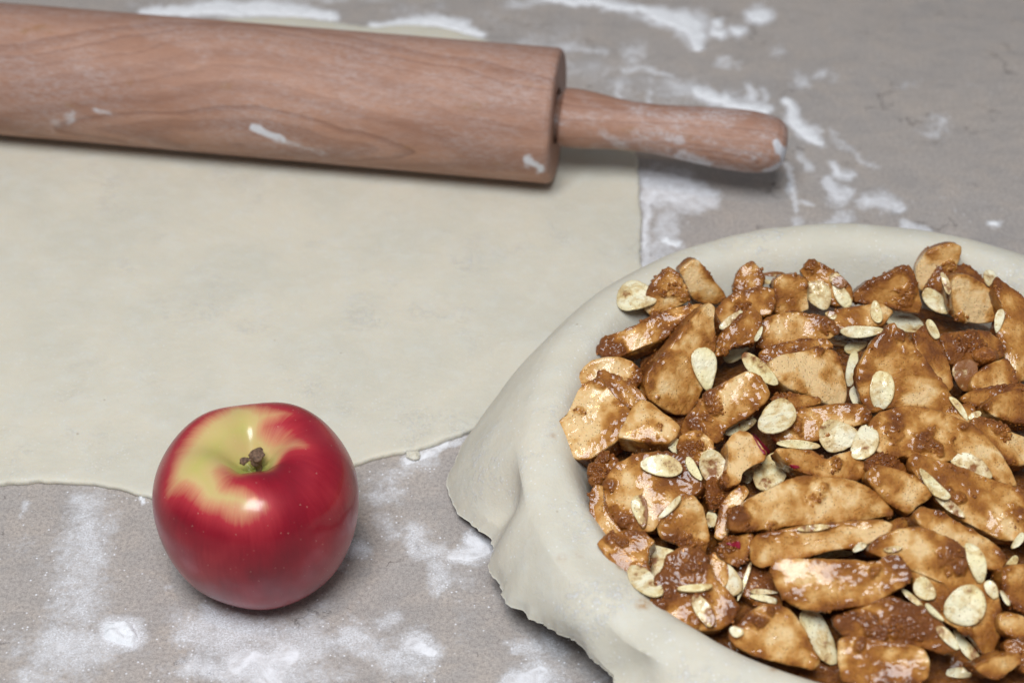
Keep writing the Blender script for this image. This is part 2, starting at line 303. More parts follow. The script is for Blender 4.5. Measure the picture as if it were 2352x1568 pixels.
# ------------------------------------------------------------------ flour map (measured strokes, then laid on the counter)
# (points in photo pixels, half widths, density)
STROKES = [
 ([(1250,-8),(1381,8),(1481,24),(1541,44),(1589,60),(1603,84),(1607,108)], [7,9,13,19,27,20,7], 1.0),
 ([(1741,34)], [16], 1.0), ([(1647,54)], [9], .95), ([(1643,76)], [12], .95), ([(1693,68)], [12], .95), ([(1659,144)], [12], .6), ([(1690,150)],[9],.4),
 ([(330,38),(450,18),(600,20),(700,28),(765,42)], [8,16,17,15,9], 1.0), ([(600,4),(740,-4),(900,0)], [8,8,8], .5),
 ([(855,62),(930,54),(985,46),(1045,60),(1110,80)], [8,13,15,12,6], 1.0), ([(1180,5),(1260,2)],[9,8],.55),
 ([(1490,410),(1560,425),(1630,455)], [18,26,14], .89), ([(1500,450),(1600,470)], [28,18], .72), ([(1482,400),(1484,520),(1478,640)], [9,8,8], .85),
 ([(1540,500),(1520,560),(1490,620)], [22,24,20], .66), ([(1530,545),(1556,562)], [10,9], .9), ([(1505,590),(1480,650)], [12,12], .75),
 ([(1597,208),(1641,230),(1700,244),(1765,252)], [12,13,14,9], .95), ([(1540,196),(1600,215)],[16,14],.5),
 ([(1718,200),(1730,230)],[7,8],.7), ([(1750,205),(1758,235)],[5,6],.55), ([(1811,235),(1823,272),(1851,304),(1887,324)], [7,12,17,9], .9),
 ([(1838,352),(1855,385)], [5,6], .6), ([(1806,380),(1822,440),(1828,484)], [5,6,5], .75), ([(1905,300),(1940,340),(1990,375),(2015,385)], [6,7,7,6], .5),
 ([(1911,372),(1925,400),(1952,402)], [7,10,8], .72), ([(1895,418),(1925,450),(1950,440)], [8,16,12], .85), ([(1850,462),(1870,470)], [6,6], .7),
 ([(1990,465),(2030,462),(2066,482)], [12,17,9], .8), ([(1930,500),(1900,525)], [18,12], .5), ([(2075,518),(2135,526)], [7,6], .85), ([(1830,510),(1860,530)],[14,12],.6),
 ([(2283,518)], [7], .9), ([(2147,288)], [28], .45), ([(2125,300),(2150,310),(2165,280)], [6,7,5], .55), ([(1883,172)], [11], .7), ([(1839,182)], [13], .5), ([(1920,178)],[9],.4),
 ([(1455,116)], [19], .55), ([(1450,142)], [9], .6), ([(1430,158),(1480,164),(1540,174)], [5,5,5], .72), ([(1420,190),(1424,240)], [6,5], .6), ([(1487,210),(1497,245)], [6,6], .6),
 ([(1310,150),(1420,185),(1560,200),(1700,235)], [26,40,36,24], .32), ([(1300,108),(1390,120)], [9,7], .55), ([(1200,100),(1330,100)],[18,14],.42), ([(1120,40),(1300,70)],[30,26],.16),
 ([(300,10),(420,0)],[12,10],.3), ([(900,20),(1000,10)],[18,16],.3), ([(2060,200),(2110,195)],[8,6],.3), ([(1780,120)],[10],.3),
 # foreground
 ([(205,1150),(190,1280),(175,1400),(165,1500)], [34,46,52,58], .50), ([(172,1145)], [13], .62), ([(66,1150),(48,1190)], [6,7], .5), ([(240,1180),(210,1240)],[22,24],.36),
 ([(200,1210),(215,1290)],[16,20],.6), ([(150,1480),(220,1490)], [44,40], .66), ([(130,1540),(60,1560)],[30,26],.4),
 ([(262,1452),(300,1462)], [27,22], 1.0), ([(281,1446)],[22],1.0), ([(316,1140),(328,1152)], [4,5], .95), ([(390,1348)], [10], .55),
 ([(440,1440),(560,1470),(700,1480)], [40,56,44], .62), ([(470,1420),(560,1435)],[26,24],.62), ([(560,1520),(620,1540),(660,1500)], [34,42,34], .88),
 ([(700,1420),(740,1440)], [22,18], .5), ([(800,1470),(850,1485)], [34,26], .66), ([(440,1530),(520,1545)], [22,22], .75), ([(870,1440),(900,1420)], [20,18], .45),
 ([(812,1262)], [17], .7), ([(775,1300)],[14],.45), ([(905,1130),(860,1145)], [18,16], .55), ([(1030,1020),(975,1045),(935,1060)], [8,11,9], .85),
 ([(1060,1000),(1045,1020)], [8,7], .6), ([(990,1060),(870,1110)], [16,18], .42), ([(1040,1276),(1085,1272),(1118,1262)], [13,18,11], .89), ([(1095,1240),(1125,1248)], [17,12], .85),
 ([(1000,1262)], [20], .55), ([(1008,1300),(1010,1350)], [16,18], .6), ([(960,1215),(960,1270)], [20,18], .5), ([(1056,1340)], [24], .34), ([(955,1475),(990,1500)], [26,18], .8),
 ([(900,1510),(950,1540)], [40,36], .5), ([(1075,1400),(1060,1470)], [20,22], .28), ([(1217,1490),(1180,1480)], [24,16], .55), ([(1263,1468),(1290,1490)], [22,22], .55),
 ([(1235,1552),(1190,1565)], [34,26], .89), ([(700,1550),(800,1545)],[30,26],.4), ([(330,1500),(400,1540)],[26,26],.25), ([(60,1250),(110,1330)],[26,30],.26),
 ([(20,1450),(60,1500)],[30,30],.25), ([(880,1190),(900,1230)],[16,16],.4), ([(740,1395)],[18],.35), ([(1340,1530),(1400,1560)],[20,20],.4)]
def flour_density(X, Y, lo=0.0):
    'density of the flour at counter points (cm)'
    P = np.stack([X, Y, 0*X], -1); px = proj(P)
    wob = np.stack([fbm(P, .9, 5, 4), fbm(P, .9, 9, 4)], -1)*17 + np.stack([noise(P, 6, 3), noise(P, 6, 4)], -1)*3
    px = px+wob; D = np.zeros(X.shape)
    for pts, hw, den in STROKES:
        if den < lo: continue
        pts = np.array(pts, float); hw = np.array(hw, float)
        if len(pts) == 1: pts = np.vstack([pts, pts+[1.5*hw[0]**.5, 0]]); hw = np.r_[hw, hw]
        m = hw.max()*2.6; bb = (px[..., 0] > pts[:, 0].min()-m) & (px[..., 0] < pts[:, 0].max()+m) & (px[..., 1] > pts[:, 1].min()-m) & (px[..., 1] < pts[:, 1].max()+m)
        if not bb.any(): continue
        q = px[bb]; best = np.full(len(q), 9.)
        for a, b, ha, hb in zip(pts[:-1], pts[1:], hw[:-1], hw[1:]):
            ab = b-a; tt = np.clip(((q-a)@ab)/(ab@ab+1e-9), 0, 1); v = q-(a+tt[:, None]*ab); v[:, 1] *= 1.25
            best = np.minimum(best, np.hypot(*v.T)/(ha+(hb-ha)*tt))
        D[bb] = np.maximum(D[bb], den*np.clip(1.22-best*.45, 0, 1)) if den < .8 or not lo else np.maximum(D[bb], den*sstep(best, 1.7, .45))
    return D

# ------------------------------------------------------------------ counter
xs = np.r_[-75, -45, np.linspace(-29, 29, 520), 45, 75]; ys = np.r_[-50, -28, np.linspace(-19.5, 29.5, 440), 40, 60]
X, Y = np.meshgrid(xs, ys)
D = np.clip(flour_density(X, Y)+.13+.24*fbm(np.stack([X, Y, 0*X], -1), .16, 4, 3), 0, 1)
V = np.stack([X, Y, np.zeros_like(X)], -1).reshape(-1, 3); Fq = gridfaces(len(xs), len(ys)); nu, nv = len(xs), len(ys)
ring = np.r_[np.arange(nu), np.arange(1, nv)*nu+nu-1, (nv-1)*nu+np.arange(nu-2, -1, -1), np.arange(nv-2, 0, -1)*nu]
low = V[ring]-np.array([0, 0, 3.8]); k = len(ring); i = np.arange(k); j = (i+1) % k
sk = np.stack([ring[i], len(V)+i, len(V)+j, ring[j]], -1)
Vc = np.vstack([V, low]); cb = np.array([[len(V)+0, len(V)+nu+nv-2+nu-1, len(V)+nu+nv-2, len(V)+nu-1]])
counter = obj('countertop', Vc, np.vstack([Fq, sk, cb]), M_counter, attrs={'dust': np.r_[D.ravel(), np.zeros(k)]})
counter['kind'] = 'structure'
# thick flour: a real layer with its own height
xs = np.arange(-27, 27, .062); ys = np.arange(-18.5, 29, .062); X, Y = np.meshgrid(xs, ys)
D = flour_density(X, Y, .9); act = D > .3
P = np.stack([X, Y, 0*X], -1); Z = np.full(X.shape, -.2)
Z[act] = (D[act]-.66+.34*fbm(P[act], 2.6, 2, 5))*.26; Z = np.minimum(Z, .16)
big = np.hypot(X-ground(278, 1457)[0], (Y-ground(278, 1457)[1])*1.3) < 1.5
Z[big & act] += .30*np.clip(Z[big & act]*4, 0, 1)*(.7+.9*fbm(P[big & act], 2.4, 8, 3))
Z[act] += (Z[act] > .01)*.035*noise(P[act], 7, 6)
c = (Z > -.04); cell = c[:-1, :-1] | c[1:, :-1] | c[:-1, 1:] | c[1:, 1:]
Fq = gridfaces(len(xs), len(ys))[cell.ravel()]; Z = np.maximum(Z, -.06)
use, inv = np.unique(Fq, return_inverse=True)
Vf = np.stack([X, Y, Z], -1).reshape(-1, 3)[use]; fl = obj('spilled_flour', Vf, inv.reshape(-1, 4), M_flour); fl['kind'] = 'stuff'
fl['label'] = 'white flour smeared and heaped on the stone counter'

# ------------------------------------------------------------------ rolled sheet of dough
SHEET = [(-150,1120),(-60,1116),(0,1108),(40,1101),(120,1101),(200,1104),(262,1113),(300,1125),(345,1134),(420,1140),(520,1135),(620,1118),(720,1088),(818,1060),(880,1040),(950,1030),
 (1020,1006),(1080,984),(1120,970),(1170,955),(1260,930),(1360,870),(1450,780),(1472,700),(1474,640),(1472,560),(1474,480),(1470,440),(1468,400),(1466,375),(1463,352),(1455,340),(1430,325),(1380,310),(1300,290),(1250,240),(1235,180),(1190,130),
 (1130,92),(1050,68),(980,54),(920,54),(860,60),(800,54),(740,42),(640,34),(540,38),(440,50),(300,66),(150,80),(0,96),(-150,120),(-280,400),(-260,800)]
poly = np.array([ground(x, y, .28)[:2] for x, y in SHEET]); poly = resample(chaikin(poly, 2), 900)
nr = np.stack([noise(np.c_[poly, poly[:, :1]*0], 1.2, 3), noise(np.c_[poly, poly[:, :1]*0], 1.2, 7)], 1)*.07+np.stack([noise(np.c_[poly, poly[:, :1]*0], 4, 3), noise(np.c_[poly, poly[:, :1]*0], 4, 7)], 1)*.045+np.stack([noise(np.c_[poly, poly[:, :1]*0], 9, 3), noise(np.c_[poly, poly[:, :1]*0], 9, 7)], 1)*.02
poly = poly+nr; cen = np.array([-8., 4.])
ts = np.r_[np.linspace(0.0, .96, 80), .975, .985, .992, .997, 1.0, 1.0, .997]; zt = np.r_[np.full(80, .26), .262, .26, .25, .225, .17, .08, .0]
rows = []
for t_, z_ in zip(ts, zt):
    q = cen+(poly-cen)*max(t_, .004); P3 = np.c_[q, np.zeros(len(q))]
    z = z_+(0.022*fbm(P3, .35, 4, 3)+.006*noise(P3, 2.5, 8))*(z_ > .2)
    rows.append(np.c_[q, z])
V = np.vstack(rows); Fq = gridfaces(len(poly), len(ts), True)[:, ::-1]
V = np.vstack([V, [[cen[0], cen[1], .26]]]); n0 = len(V)-1; a = np.arange(len(poly))
cap = np.stack([np.full(len(poly), n0), a, np.roll(a, -1), np.roll(a, -1)], 1)
sheet = bpy.data.objects.new('x', None)
sheet = obj('dough_sheet', V, [tuple(f) for f in Fq]+[(n0, i, (i+1) % len(poly)) for i in range(len(poly))], M_sheet)
bpy.data.objects.remove(bpy.data.objects['x'])
tag(sheet, 'large flat sheet of pale rolled dough under the wooden rolling pin', 'dough')

# small scrap of dough at the sheet's lower edge
def lump(center, r, amp, f, seed, nu=48, nv=28, flat=1.0, squash=(1, 1, 1)):
    th = np.linspace(0, 2*np.pi, nu, endpoint=False); ph = np.linspace(.02, np.pi-.02, nv)
    T, Pp = np.meshgrid(th, ph); N = np.stack([np.sin(Pp)*np.cos(T), np.sin(Pp)*np.sin(T), np.cos(Pp)], -1).reshape(-1, 3)
    R = r*(1+amp*fbm(N*r+np.asarray(center)*.7, f, seed, 4))
    return np.asarray(center)+N*R[:, None]*np.array(squash), gridfaces(nu, nv, True)[:, ::-1]
c0 = ground(948, 1046, .1); v, f = lump(c0, .27, .7, 3, 2, squash=(1, .8, .45))
o = obj('dough_scrap', v, f, M_sheet, origin=c0); tag(o, 'tiny scrap of dough on floury counter at the sheet edge', 'dough scrap')

# ------------------------------------------------------------------ rolling pin
RR = 3.0
A_ = ground(0, 166, RR+.1); B_ = ground(1282, 275, RR+.1); ax = (B_-A_)/np.linalg.norm(B_-A_); ax[2] = 0; ax /= np.linalg.norm(ax)
B_[2] = RR+.28; yaw = math.atan2(ax[1], ax[0])
def lathe(name, prof, mat, parent, seed, n=128, flour=None):
    prof = np.array(prof, float)
    # dense resampling along the profile
    s = np.r_[0, np.cumsum(np.hypot(*np.diff(prof, axis=0).T))]; m = int(min(400, 60+s[-1]*10)); t = np.unique(np.r_[np.linspace(0, s[-1], m), s])
    xx = np.interp(t, s, prof[:, 0]); rr = np.interp(t, s, prof[:, 1]); th = np.linspace(0, 2*np.pi, n, endpoint=False)
    V = np.stack([np.repeat(xx[:, None], n, 1), rr[:, None]*np.cos(th), rr[:, None]*np.sin(th)], -1).reshape(-1, 3)
    V[:, 1:] *= (1+.003*noise(V, .5, seed))[:, None]
    at = {}
    if flour is not None:
        W_ = V@np.array([[math.cos(yaw), math.sin(yaw), 0], [-math.sin(yaw), math.cos(yaw), 0], [0, 0, 1]])+B_
        px = proj(W_)+np.stack([noise(V, 2, 3), noise(V, 2, 5)], -1)*6; a = np.zeros(len(V)); vis = ((W_-B_)@(-FW) - 0) > -9
        rad = W_-(B_+((W_-B_)@ax)[:, None]*ax); front = rad@(-FW) > 0
        for x0, y0, x1, y1, w, dns in flour:
            p = np.array([x0, y0.real]); ab = np.array([x1-x0, y1-y0]); tt = np.clip(((px-p)@ab)/(ab@ab+1e-9), 0, 1)
            a = np.maximum(a, dns*np.clip(1.5-np.linalg.norm(px-(p+tt[:, None]*ab), axis=1)/w, 0, 1)*front)
        at['flour'] = a
    o = obj(name, V, gridfaces(n, len(t), True), mat, None, attrs=at)
    o.parent = parent; return o
pin = empty('rolling_pin', (B_[0], B_[1], 0)); pin.rotation_euler = (0, 0, yaw)
tag(pin, 'floury wooden rolling pin with turned handle lying across the dough sheet', 'rolling pin')
L = 31.0
roller = lathe('roller', [(-.9, .75), (-.9, 1.2), (-.05, 1.25), (-.02, 2.3), (-.0, RR-.22), (-.08, RR-.07), (-.24, RR), (-L+.24, RR), (-L+.08, RR-.07), (-L, RR-.22), (-L, .5), (-L+.8, .45)], M_wood, pin, 1, 160,
   flour=[(132,285,165,270,16,.45),(215,250,250,262,7,.6),(580,292,650,322,9,.8),(650,322,740,352,8,.4),(1215,370,1240,385,13,.75),(830,175,860,182,12,.25)])
roller.location = (0, 0, B_[2]*S)
HP = [(-.85, .5), (-.02, 1.10), (.02, 1.22), (.12, 1.29), (.35, 1.31), (.8, 1.31), (1.5, 1.24), (2.3, 1.13), (3.2, 1.07), (4.2, 1.08), (5.4, 1.18), (6.6, 1.29), (7.6, 1.35), (8.4, 1.35), (9.0, 1.29), (9.5, 1.17), (9.78, 1.0), (9.93, .78), (10.01, .4), (10.03, .02)]
h1 = lathe('handle', HP, M_wood2, pin, 2, 96, flour=[(1560,345,1620,365,18,.6),(1780,305,1800,335,12,.9),(1760,375,1795,350,9,.7),(1380,300,1430,330,16,.35),(1500,375,1640,385,10,.55),(1640,360,1780,385,10,.35),(1530,300,1560,310,14,.4)])
h1.location = (.12*S, 0, B_[2]*S); h1.rotation_euler = (0, math.radians(2.6), math.radians(-1.0))
h2 = h1.copy(); sc.collection.objects.link(h2); h2.parent = pin; h2.location = ((-L-.12)*S, 0, B_[2]*S); h2.rotation_euler = (0, 0, math.pi)

# ------------------------------------------------------------------ apple
prof = np.array([(0, .5), (.35, .4), (.75, .12), (1.2, 0), (1.75, .10), (2.32, .45), (2.83, 1.08), (3.18, 1.9), (3.40, 2.8), (3.47, 3.6), (3.40, 4.35), (3.17, 5.0), (2.76, 5.5), (2.25, 5.80), (1.72, 5.88), (1.28, 5.76), (.92, 5.50), (.62, 5.16), (.38, 4.9), (.14, 4.76), (.004, 4.74)])
for _ in range(3):
    q = np.vstack([prof[:1], np.stack([prof[:-1]*.75+prof[1:]*.25, prof[:-1]*.25+prof[1:]*.75], 1).reshape(-1, 2), prof[-1:]]); prof = q
s = np.r_[0, np.cumsum(np.hypot(*np.diff(prof, axis=0).T))]; t = np.linspace(0, s[-1], 260); pr = np.interp(t, s, prof[:, 0]); pz = np.interp(t, s, prof[:, 1])
na = 320; th = np.linspace(0, 2*np.pi, na, endpoint=False)
lob = 1+.006*np.cos(5*th+.7)+.008*np.cos(2*th+.5)+.004*np.cos(3*th+2)
wz = sstep(pz, 1.5, 0)*1.2+1
Rr = pr[:, None]*(1+(lob[None]-1)*wz[:, None]); Zz = pz[:, None]*(1+.012*np.cos(th-1.2)[None]*sstep(pz, 2, 6)[:, None]+.012*np.cos(5*th+.7)[None]*sstep(pz, 3, 6)[:, None])
AV = np.stack([Rr*np.cos(th), Rr*np.sin(th), Zz], -1).reshape(-1, 3)
AV += .02*noise(AV, .5, 3)[:, None]*np.array([1, 1, .5])
ta = math.radians(3); AV = AV@np.array([[1, 0, 0], [0, math.cos(ta), -math.sin(ta)], [0, math.sin(ta), math.cos(ta)]])
AV[:, 2] -= AV[:, 2].min()
apos = ground(587, 1325)
for _ in range(6):        # settle it where the photograph has it
    px = proj(AV+apos); b0, b1 = px.min(0), px.max(0)
    AV *= 475/(b1[0]-b0[0]); e = np.array([587, 1161.5])-(b0+b1)/2; apos = apos+np.array([e[0], -e[1]/.7, 0])/66
print('APPLE bbox', b0, b1, apos)
AF = gridfaces(na, 260, True)
bvh = BVHTree.FromPolygons([tuple(v) for v in AV+apos], [tuple(f) for f in AF[:, :]])
def amap(P):    # azimuthal map round the stem
    q = P-apos-np.array([0, 0, 0.]); ph = np.arctan2(np.hypot(q[..., 0], q[..., 1]), q[..., 2]-2.8); a = np.arctan2(q[..., 1], q[..., 0])
    return np.stack([ph*np.cos(a), ph*np.sin(a)], -1)
def hit(x, y, tree):
    d = Vector(ray(x, y)).normalized(); h = tree.ray_cast(Vector(CAM), d); return h
YEL = [(215,705),(225,600),(300,400),(370,310),(480,200),(620,135),(760,130),(900,165),(960,175),(900,230),(830,270),(860,330),(960,330),(1010,350),(1060,385),(960,400),(850,450),(700,500),(590,560),(600,640),(700,690),(830,760),(720,850),(600,820),(520,790),(430,760),(350,700),(300,690)]
pm = []
for x, y in YEL:
    h = hit(310.5+x*.36, 884.4+y*.36, bvh)
    if h[0] is not None: pm.append(amap(np.array(h[0])))
pm = np.array(pm)
def polydist(Q, poly):
    d = np.full(len(Q), 9.); ins = np.zeros(len(Q), bool)
    for a, b in zip(poly, np.roll(poly, -1, 0)):
        ab = b-a; t_ = np.clip(((Q-a)@ab)/(ab@ab+1e-12), 0, 1); d = np.minimum(d, np.linalg.norm(Q-(a+t_[:, None]*ab), axis=1))
        cnd = ((a[1] > Q[:, 1]) != (b[1] > Q[:, 1])); xx = a[0]+(Q[:, 1]-a[1])*(b[0]-a[0])/(b[1]-a[1]+1e-12); ins ^= cnd & (Q[:, 0] < xx)
    return np.where(ins, -d, d)
Q = amap(AV+apos); sd = polydist(Q+np.stack([noise(AV, .9, 2), noise(AV, .9, 4)], 1)*.05, pm)
x_ = .50+sd*1.8; y_ = .80+.13*noise(AV, .5, 9)+.06*noise(AV, 1.3, 4); blush = np.clip(-np.log(np.exp(-12*x_)+np.exp(-12*y_))/12, .02, 1)
ph = np.linalg.norm(Q, axis=1); incav = sstep(ph, .42, .22)
green = np.maximum(sstep(ph, .36, .12), 0)
blush = blush*(1-incav*.75*(Q[:, 1] > -.12)) 
apple = obj('apple', AV+apos, AF[:, ::-1] if False else AF, M_apple, origin=apos, attrs={'blush': blush, 'azim': np.arctan2(AV[:, 1], AV[:, 0]), 'lat': ph, 'green': green})
tag(apple, 'whole red and yellow apple with short brown stem on the counter', 'apple')
zc = (AV+apos)[-1]
def tube(pts, rad, n=20, seed=1, amp=.15, f=3):
    pts = np.array(pts, float); rad = np.array(rad, float); rows = []
    k = 24; tt = np.linspace(0, len(pts)-1, k); P = np.stack([np.interp(tt, range(len(pts)), pts[:, i]) for i in range(3)], 1); R = np.interp(tt, range(len(pts)), rad)
    for i in range(k):
        d = P[min(i+1, k-1)]-P[max(i-1, 0)]; d /= np.linalg.norm(d)+1e-9; u = np.cross(d, [0.3, 1, .2]); u /= np.linalg.norm(u); v = np.cross(d, u)
        a = np.linspace(0, 2*np.pi, n, endpoint=False); rows.append(P[i]+R[i]*(np.cos(a)[:, None]*u+np.sin(a)[:, None]*v))
    V = np.vstack(rows); c_ = np.repeat(P, n, 0); V = c_+(V-c_)*(1+amp*noise(V, f, seed))[:, None]
    return V, gridfaces(n, k, True)
sb = zc+np.array([.18, -.05, -.08])
v1, f1 = tube([sb, sb+[.02, -.02, .35], sb+[.0, -.05, .62], sb+[.02, -.04, .92], sb+[.03, -.05, .97]], [.11, .12, .20, .27, .02], amp=.6, f=4)
v2, f2 = tube([sb+[.08, -.04, .82], sb+[-.2, -.12, .76], sb+[-.46, -.18, .68], sb+[-.58, -.2, .62]], [.14, .09, .15, .01], seed=5, amp=.6, f=4)
stem = obj('stem', np.vstack([v1, v2]), np.vstack([f1, f2+len(v1)]), M_stem, apple, origin=sb)

# ------------------------------------------------------------------ pie shell of raw dough
PC = np.array([13.3, -10.0])
EDGE = {}    # theta -> (r, z) of the ragged outer edge
def pol(x, y, z):
    g = ground(x, y, z)[:2]-PC; return math.degrees(math.atan2(g[1], g[0])) % 360, float(np.hypot(*g)), z
ed = [(-60, 14.0, 2.2), (0, 14.2, 2.2), (40, 14.0, 2.3), (90, 13.9, 2.3), (115, 13.9, 2.3), (135, 14.1, 2.0), (150, 14.5, 1.4), (160, 15.0, .9), (168, 15.5, .6)]
for x, y, z in [(1023,1109,.35),(1034,1150,.35),(1056,1185,.4),(1092,1212,.6),(1125,1233,.8),(1133,1268,1.0),(1124,1300,1.1),(1124,1322,1.1),(1148,1353,1.2),(1160,1385,1.3),(1216,1417,1.6),(1263,1445,1.8),(1332,1480,2.0),(1357,1512,2.0),(1393,1538,2.1),(1415,1568,2.2),(1455,1610,2.3),(1530,1660,2.4)]:
    ed.append(pol(x, y, z))
    print('edge', [round(q, 2) for q in ed[-1]])
last = ed[-1][0]
ed += [(last+12, 14.6, 2.3), (300, 14.0, 2.2)]
ed = sorted(ed, key=lambda e: e[0]); e_th = np.array([e[0] for e in ed]); e_r = np.array([e[1] for e in ed]); e_z = np.array([e[2] for e in ed])
nth = 900; TH = np.linspace(-60, 300, nth, endpoint=False)
ER = np.interp(TH, e_th, e_r); EZ = np.interp(TH, e_th, e_z)
kern = np.hanning(9); kern /= kern.sum()
pad = lambda a: np.convolve(np.r_[a[-4:], a, a[:4]], kern, 'valid'); ER, EZ = pad(ER), pad(EZ)
tr = np.radians(TH); circ = np.stack([np.cos(tr), np.sin(tr), 0*tr], 1)
tear = sstep(TH, 165, 200)*sstep(TH, 300, 285)
ERN = (.06+.10*tear)*noise(circ*15, 1.3, 4)+(.03+.05*tear)*noise(circ*15, 4.5, 5)+.03*tear*noise(circ*15, 10, 5)
def fold(t0, w): d = (TH-t0)/w; return np.exp(-d*d)
CRZ = 4.0+.05*noise(circ, 2.5, 3)
rows = []; prof_s = []
# inner profile (r, z)
inner = [(0.05, .5), (3, .45), (6, .45), (8.6, .5), (9.6, .75), (10.2, 1.4), (10.6, 2.2), (10.95, 3.0), (11.25, 3.55), (11.6, 3.88), (12.0, 4.0), (12.4, 3.97), (12.8, 3.85), (13.1, 3.62)]
ip = np.array(inner)
for _ in range(2):
    ip = np.vstack([ip[:1], np.stack([ip[:-1]*.75+ip[1:]*.25, ip[:-1]*.25+ip[1:]*.75], 1).reshape(-1, 2), ip[-1:]])
ss = np.r_[0, np.cumsum(np.hypot(*np.diff(ip, axis=0).T))]; tt = np.linspace(0, ss[-1], 90); ir, iz = np.interp(tt, ss, ip[:, 0]), np.interp(tt, ss, ip[:, 1])
# dent on the inner left slope where the filling stays away from the rim
for r0, z0 in zip(ir, iz):
    w = sstep(r0, 9, 11)*sstep(r0, 13.4, 12)
    sl = fold(205, 16)*w*.30
    r = r0+.0*TH; z = z0*(1-0)+(CRZ-4.0)*w - sl*1.0
    z = z+.75*fold(203, 15)*sstep(r0, 8.6, 10.3)*sstep(r0, 12.0, 10.6)
    z = z-.24*fold(222, 4)*sstep(r0, 10.5, 12.6)+.10*fold(215, 5)*sstep(r0, 10.5, 12.6)-.22*fold(246, 2.2)*sstep(r0, 11.3, 13)+.06*fold(250, 3)*sstep(r0, 11, 13)
    rows.append((r, z))
nsk = 46
for k_ in range(1, nsk+1):
    u = k_/nsk; r1, z1 = rows[89]
    bulge = 1-(1-u)**1.7
    r = r1+(ER-r1)*(u*.62+.38*np.sin(u*math.pi/2)) ; z = z1+(EZ-z1)*(u**1.12); r = r+ERN*sstep(u, .72, 1.)
    r = r+np.sin(u*math.pi)*(.30*fold(213, 6)-.38*fold(187, 4)-.30*fold(226, 3.5)+.25*fold(236, 5)-.32*fold(247, 3))
    z = z+.12*np.sin(u*math.pi)*noise(circ*2.2, 1.3, 6)-.42*fold(186, 3.2)*np.sin(min(u*1.2, 1)*math.pi)+.22*fold(193, 4)*np.sin(u*math.pi)-.42*fold(222, 3.5)*np.sin(u*math.pi*.8)+.2*fold(214, 4)*np.sin(u*math.pi)-.48*fold(246, 2.4)*np.sin(u*math.pi*.7+.2)+.22*fold(252, 3)*np.sin(u*math.pi)
    z = z+(u > .9)*.03*noise(circ*15, 3.5, 9)
    rows.append((r, z))
PV = np.vstack([np.c_[PC[0]+r*np.cos(tr), PC[1]+r*np.sin(tr), z] for r, z in rows])
PV[:, 2] += .03*fbm(PV, .5, 7, 3)+.045*noise(PV, .62, 3)*sstep(np.hypot(PV[:, 0]-PC[0], PV[:, 1]-PC[1]), 10.5, 12); PF = gridfaces(nth, len(rows), True)[:, ::-1]
th_ = .24; n_ = vnormals(PV, PF); 
if n_[nth*60:nth*61, 2].mean() < 0: PF = PF[:, ::-1]; n_ = -n_
taper = np.repeat(np.r_[np.ones(len(rows)-4), .9, .75, .5, .3], nth)[:, None]
low = PV-n_*th_*taper; low[:, 2] = np.maximum(low[:, 2], .02); PV[:, 2] = np.maximum(PV[:, 2], low[:, 2]+.05)
nb = len(PV); a = (len(rows)-1)*nth+np.arange(nth); b = (len(rows)-1)*nth+(np.arange(nth)+1) % nth
rim = np.stack([a, b, b+nb, a+nb], 1)
stn = np.zeros(nb); ppx = proj(PV)
for x, y, w, d in [(1478,1386,14,.85),(1775,1535,9,.6),(1330,1275,8,.3),(1395,1245,10,.5),(1290,1280,12,.25),(1425,1300,9,.6),(1460,1335,8,.6),(1500,1375,8,.5),(1268,1000,7,.4),(1415,1030,9,.3)]:
    stn = np.maximum(stn, d*np.clip(1.5-np.hypot(ppx[:, 0]-x, (ppx[:, 1]-y)*1.2)/w, 0, 1)*(PV[:, 1] < PC[1]+8))
ent = n_@(-FW) < 0; stn[ent] = 0
pie = obj('pie_shell', np.vstack([PV, low]), np.vstack([PF, PF[:, ::-1]+nb, rim]), M_crust, origin=(PC[0], PC[1], 0), attrs={'stain': np.r_[stn, stn*0]})
tag(pie, 'unbaked pie shell of pale dough, its ragged edge overhanging the dish', 'pie crust')
# shallow metal dish that carries the shell (almost wholly covered)
t = NT('dull_metal'); M_metal = t.out(Base_Color=(.42, .42, .43, 1), Metallic=.9, Roughness=.42, Normal=t.bump(t.noise(300, 3, .6, t.oco(False)), .0003, .3))
dp = [(0, .02), (9.3, .02), (10.6, 2.6), (11.25, 3.3), (12.2, 3.42), (12.2, 3.36), (11.3, 3.22), (10.75, 2.55)]
th = np.linspace(0, 2*np.pi, 160, endpoint=False); dpr = np.array([(0.02, .16), (9.3, .16), (10.0, .35), (10.65, 1.3), (11.15, 2.5), (11.5, 3.25), (12.3, 3.5), (12.35, 3.42), (11.6, 3.15), (11.27, 2.45), (10.77, 1.25), (10.1, .2), (9.5, .0), (0.02, .0)])
V = np.vstack([np.c_[PC[0]+r*np.cos(th), PC[1]+r*np.sin(th), np.full(160, z)] for r, z in dpr])
dish = obj('pie_dish', V, gridfaces(160, len(dpr), True)[:, ::-1], M_metal, origin=(PC[0], PC[1], 0)); tag(dish, 'dull metal pie dish hidden under the overhanging pie dough', 'pie dish')

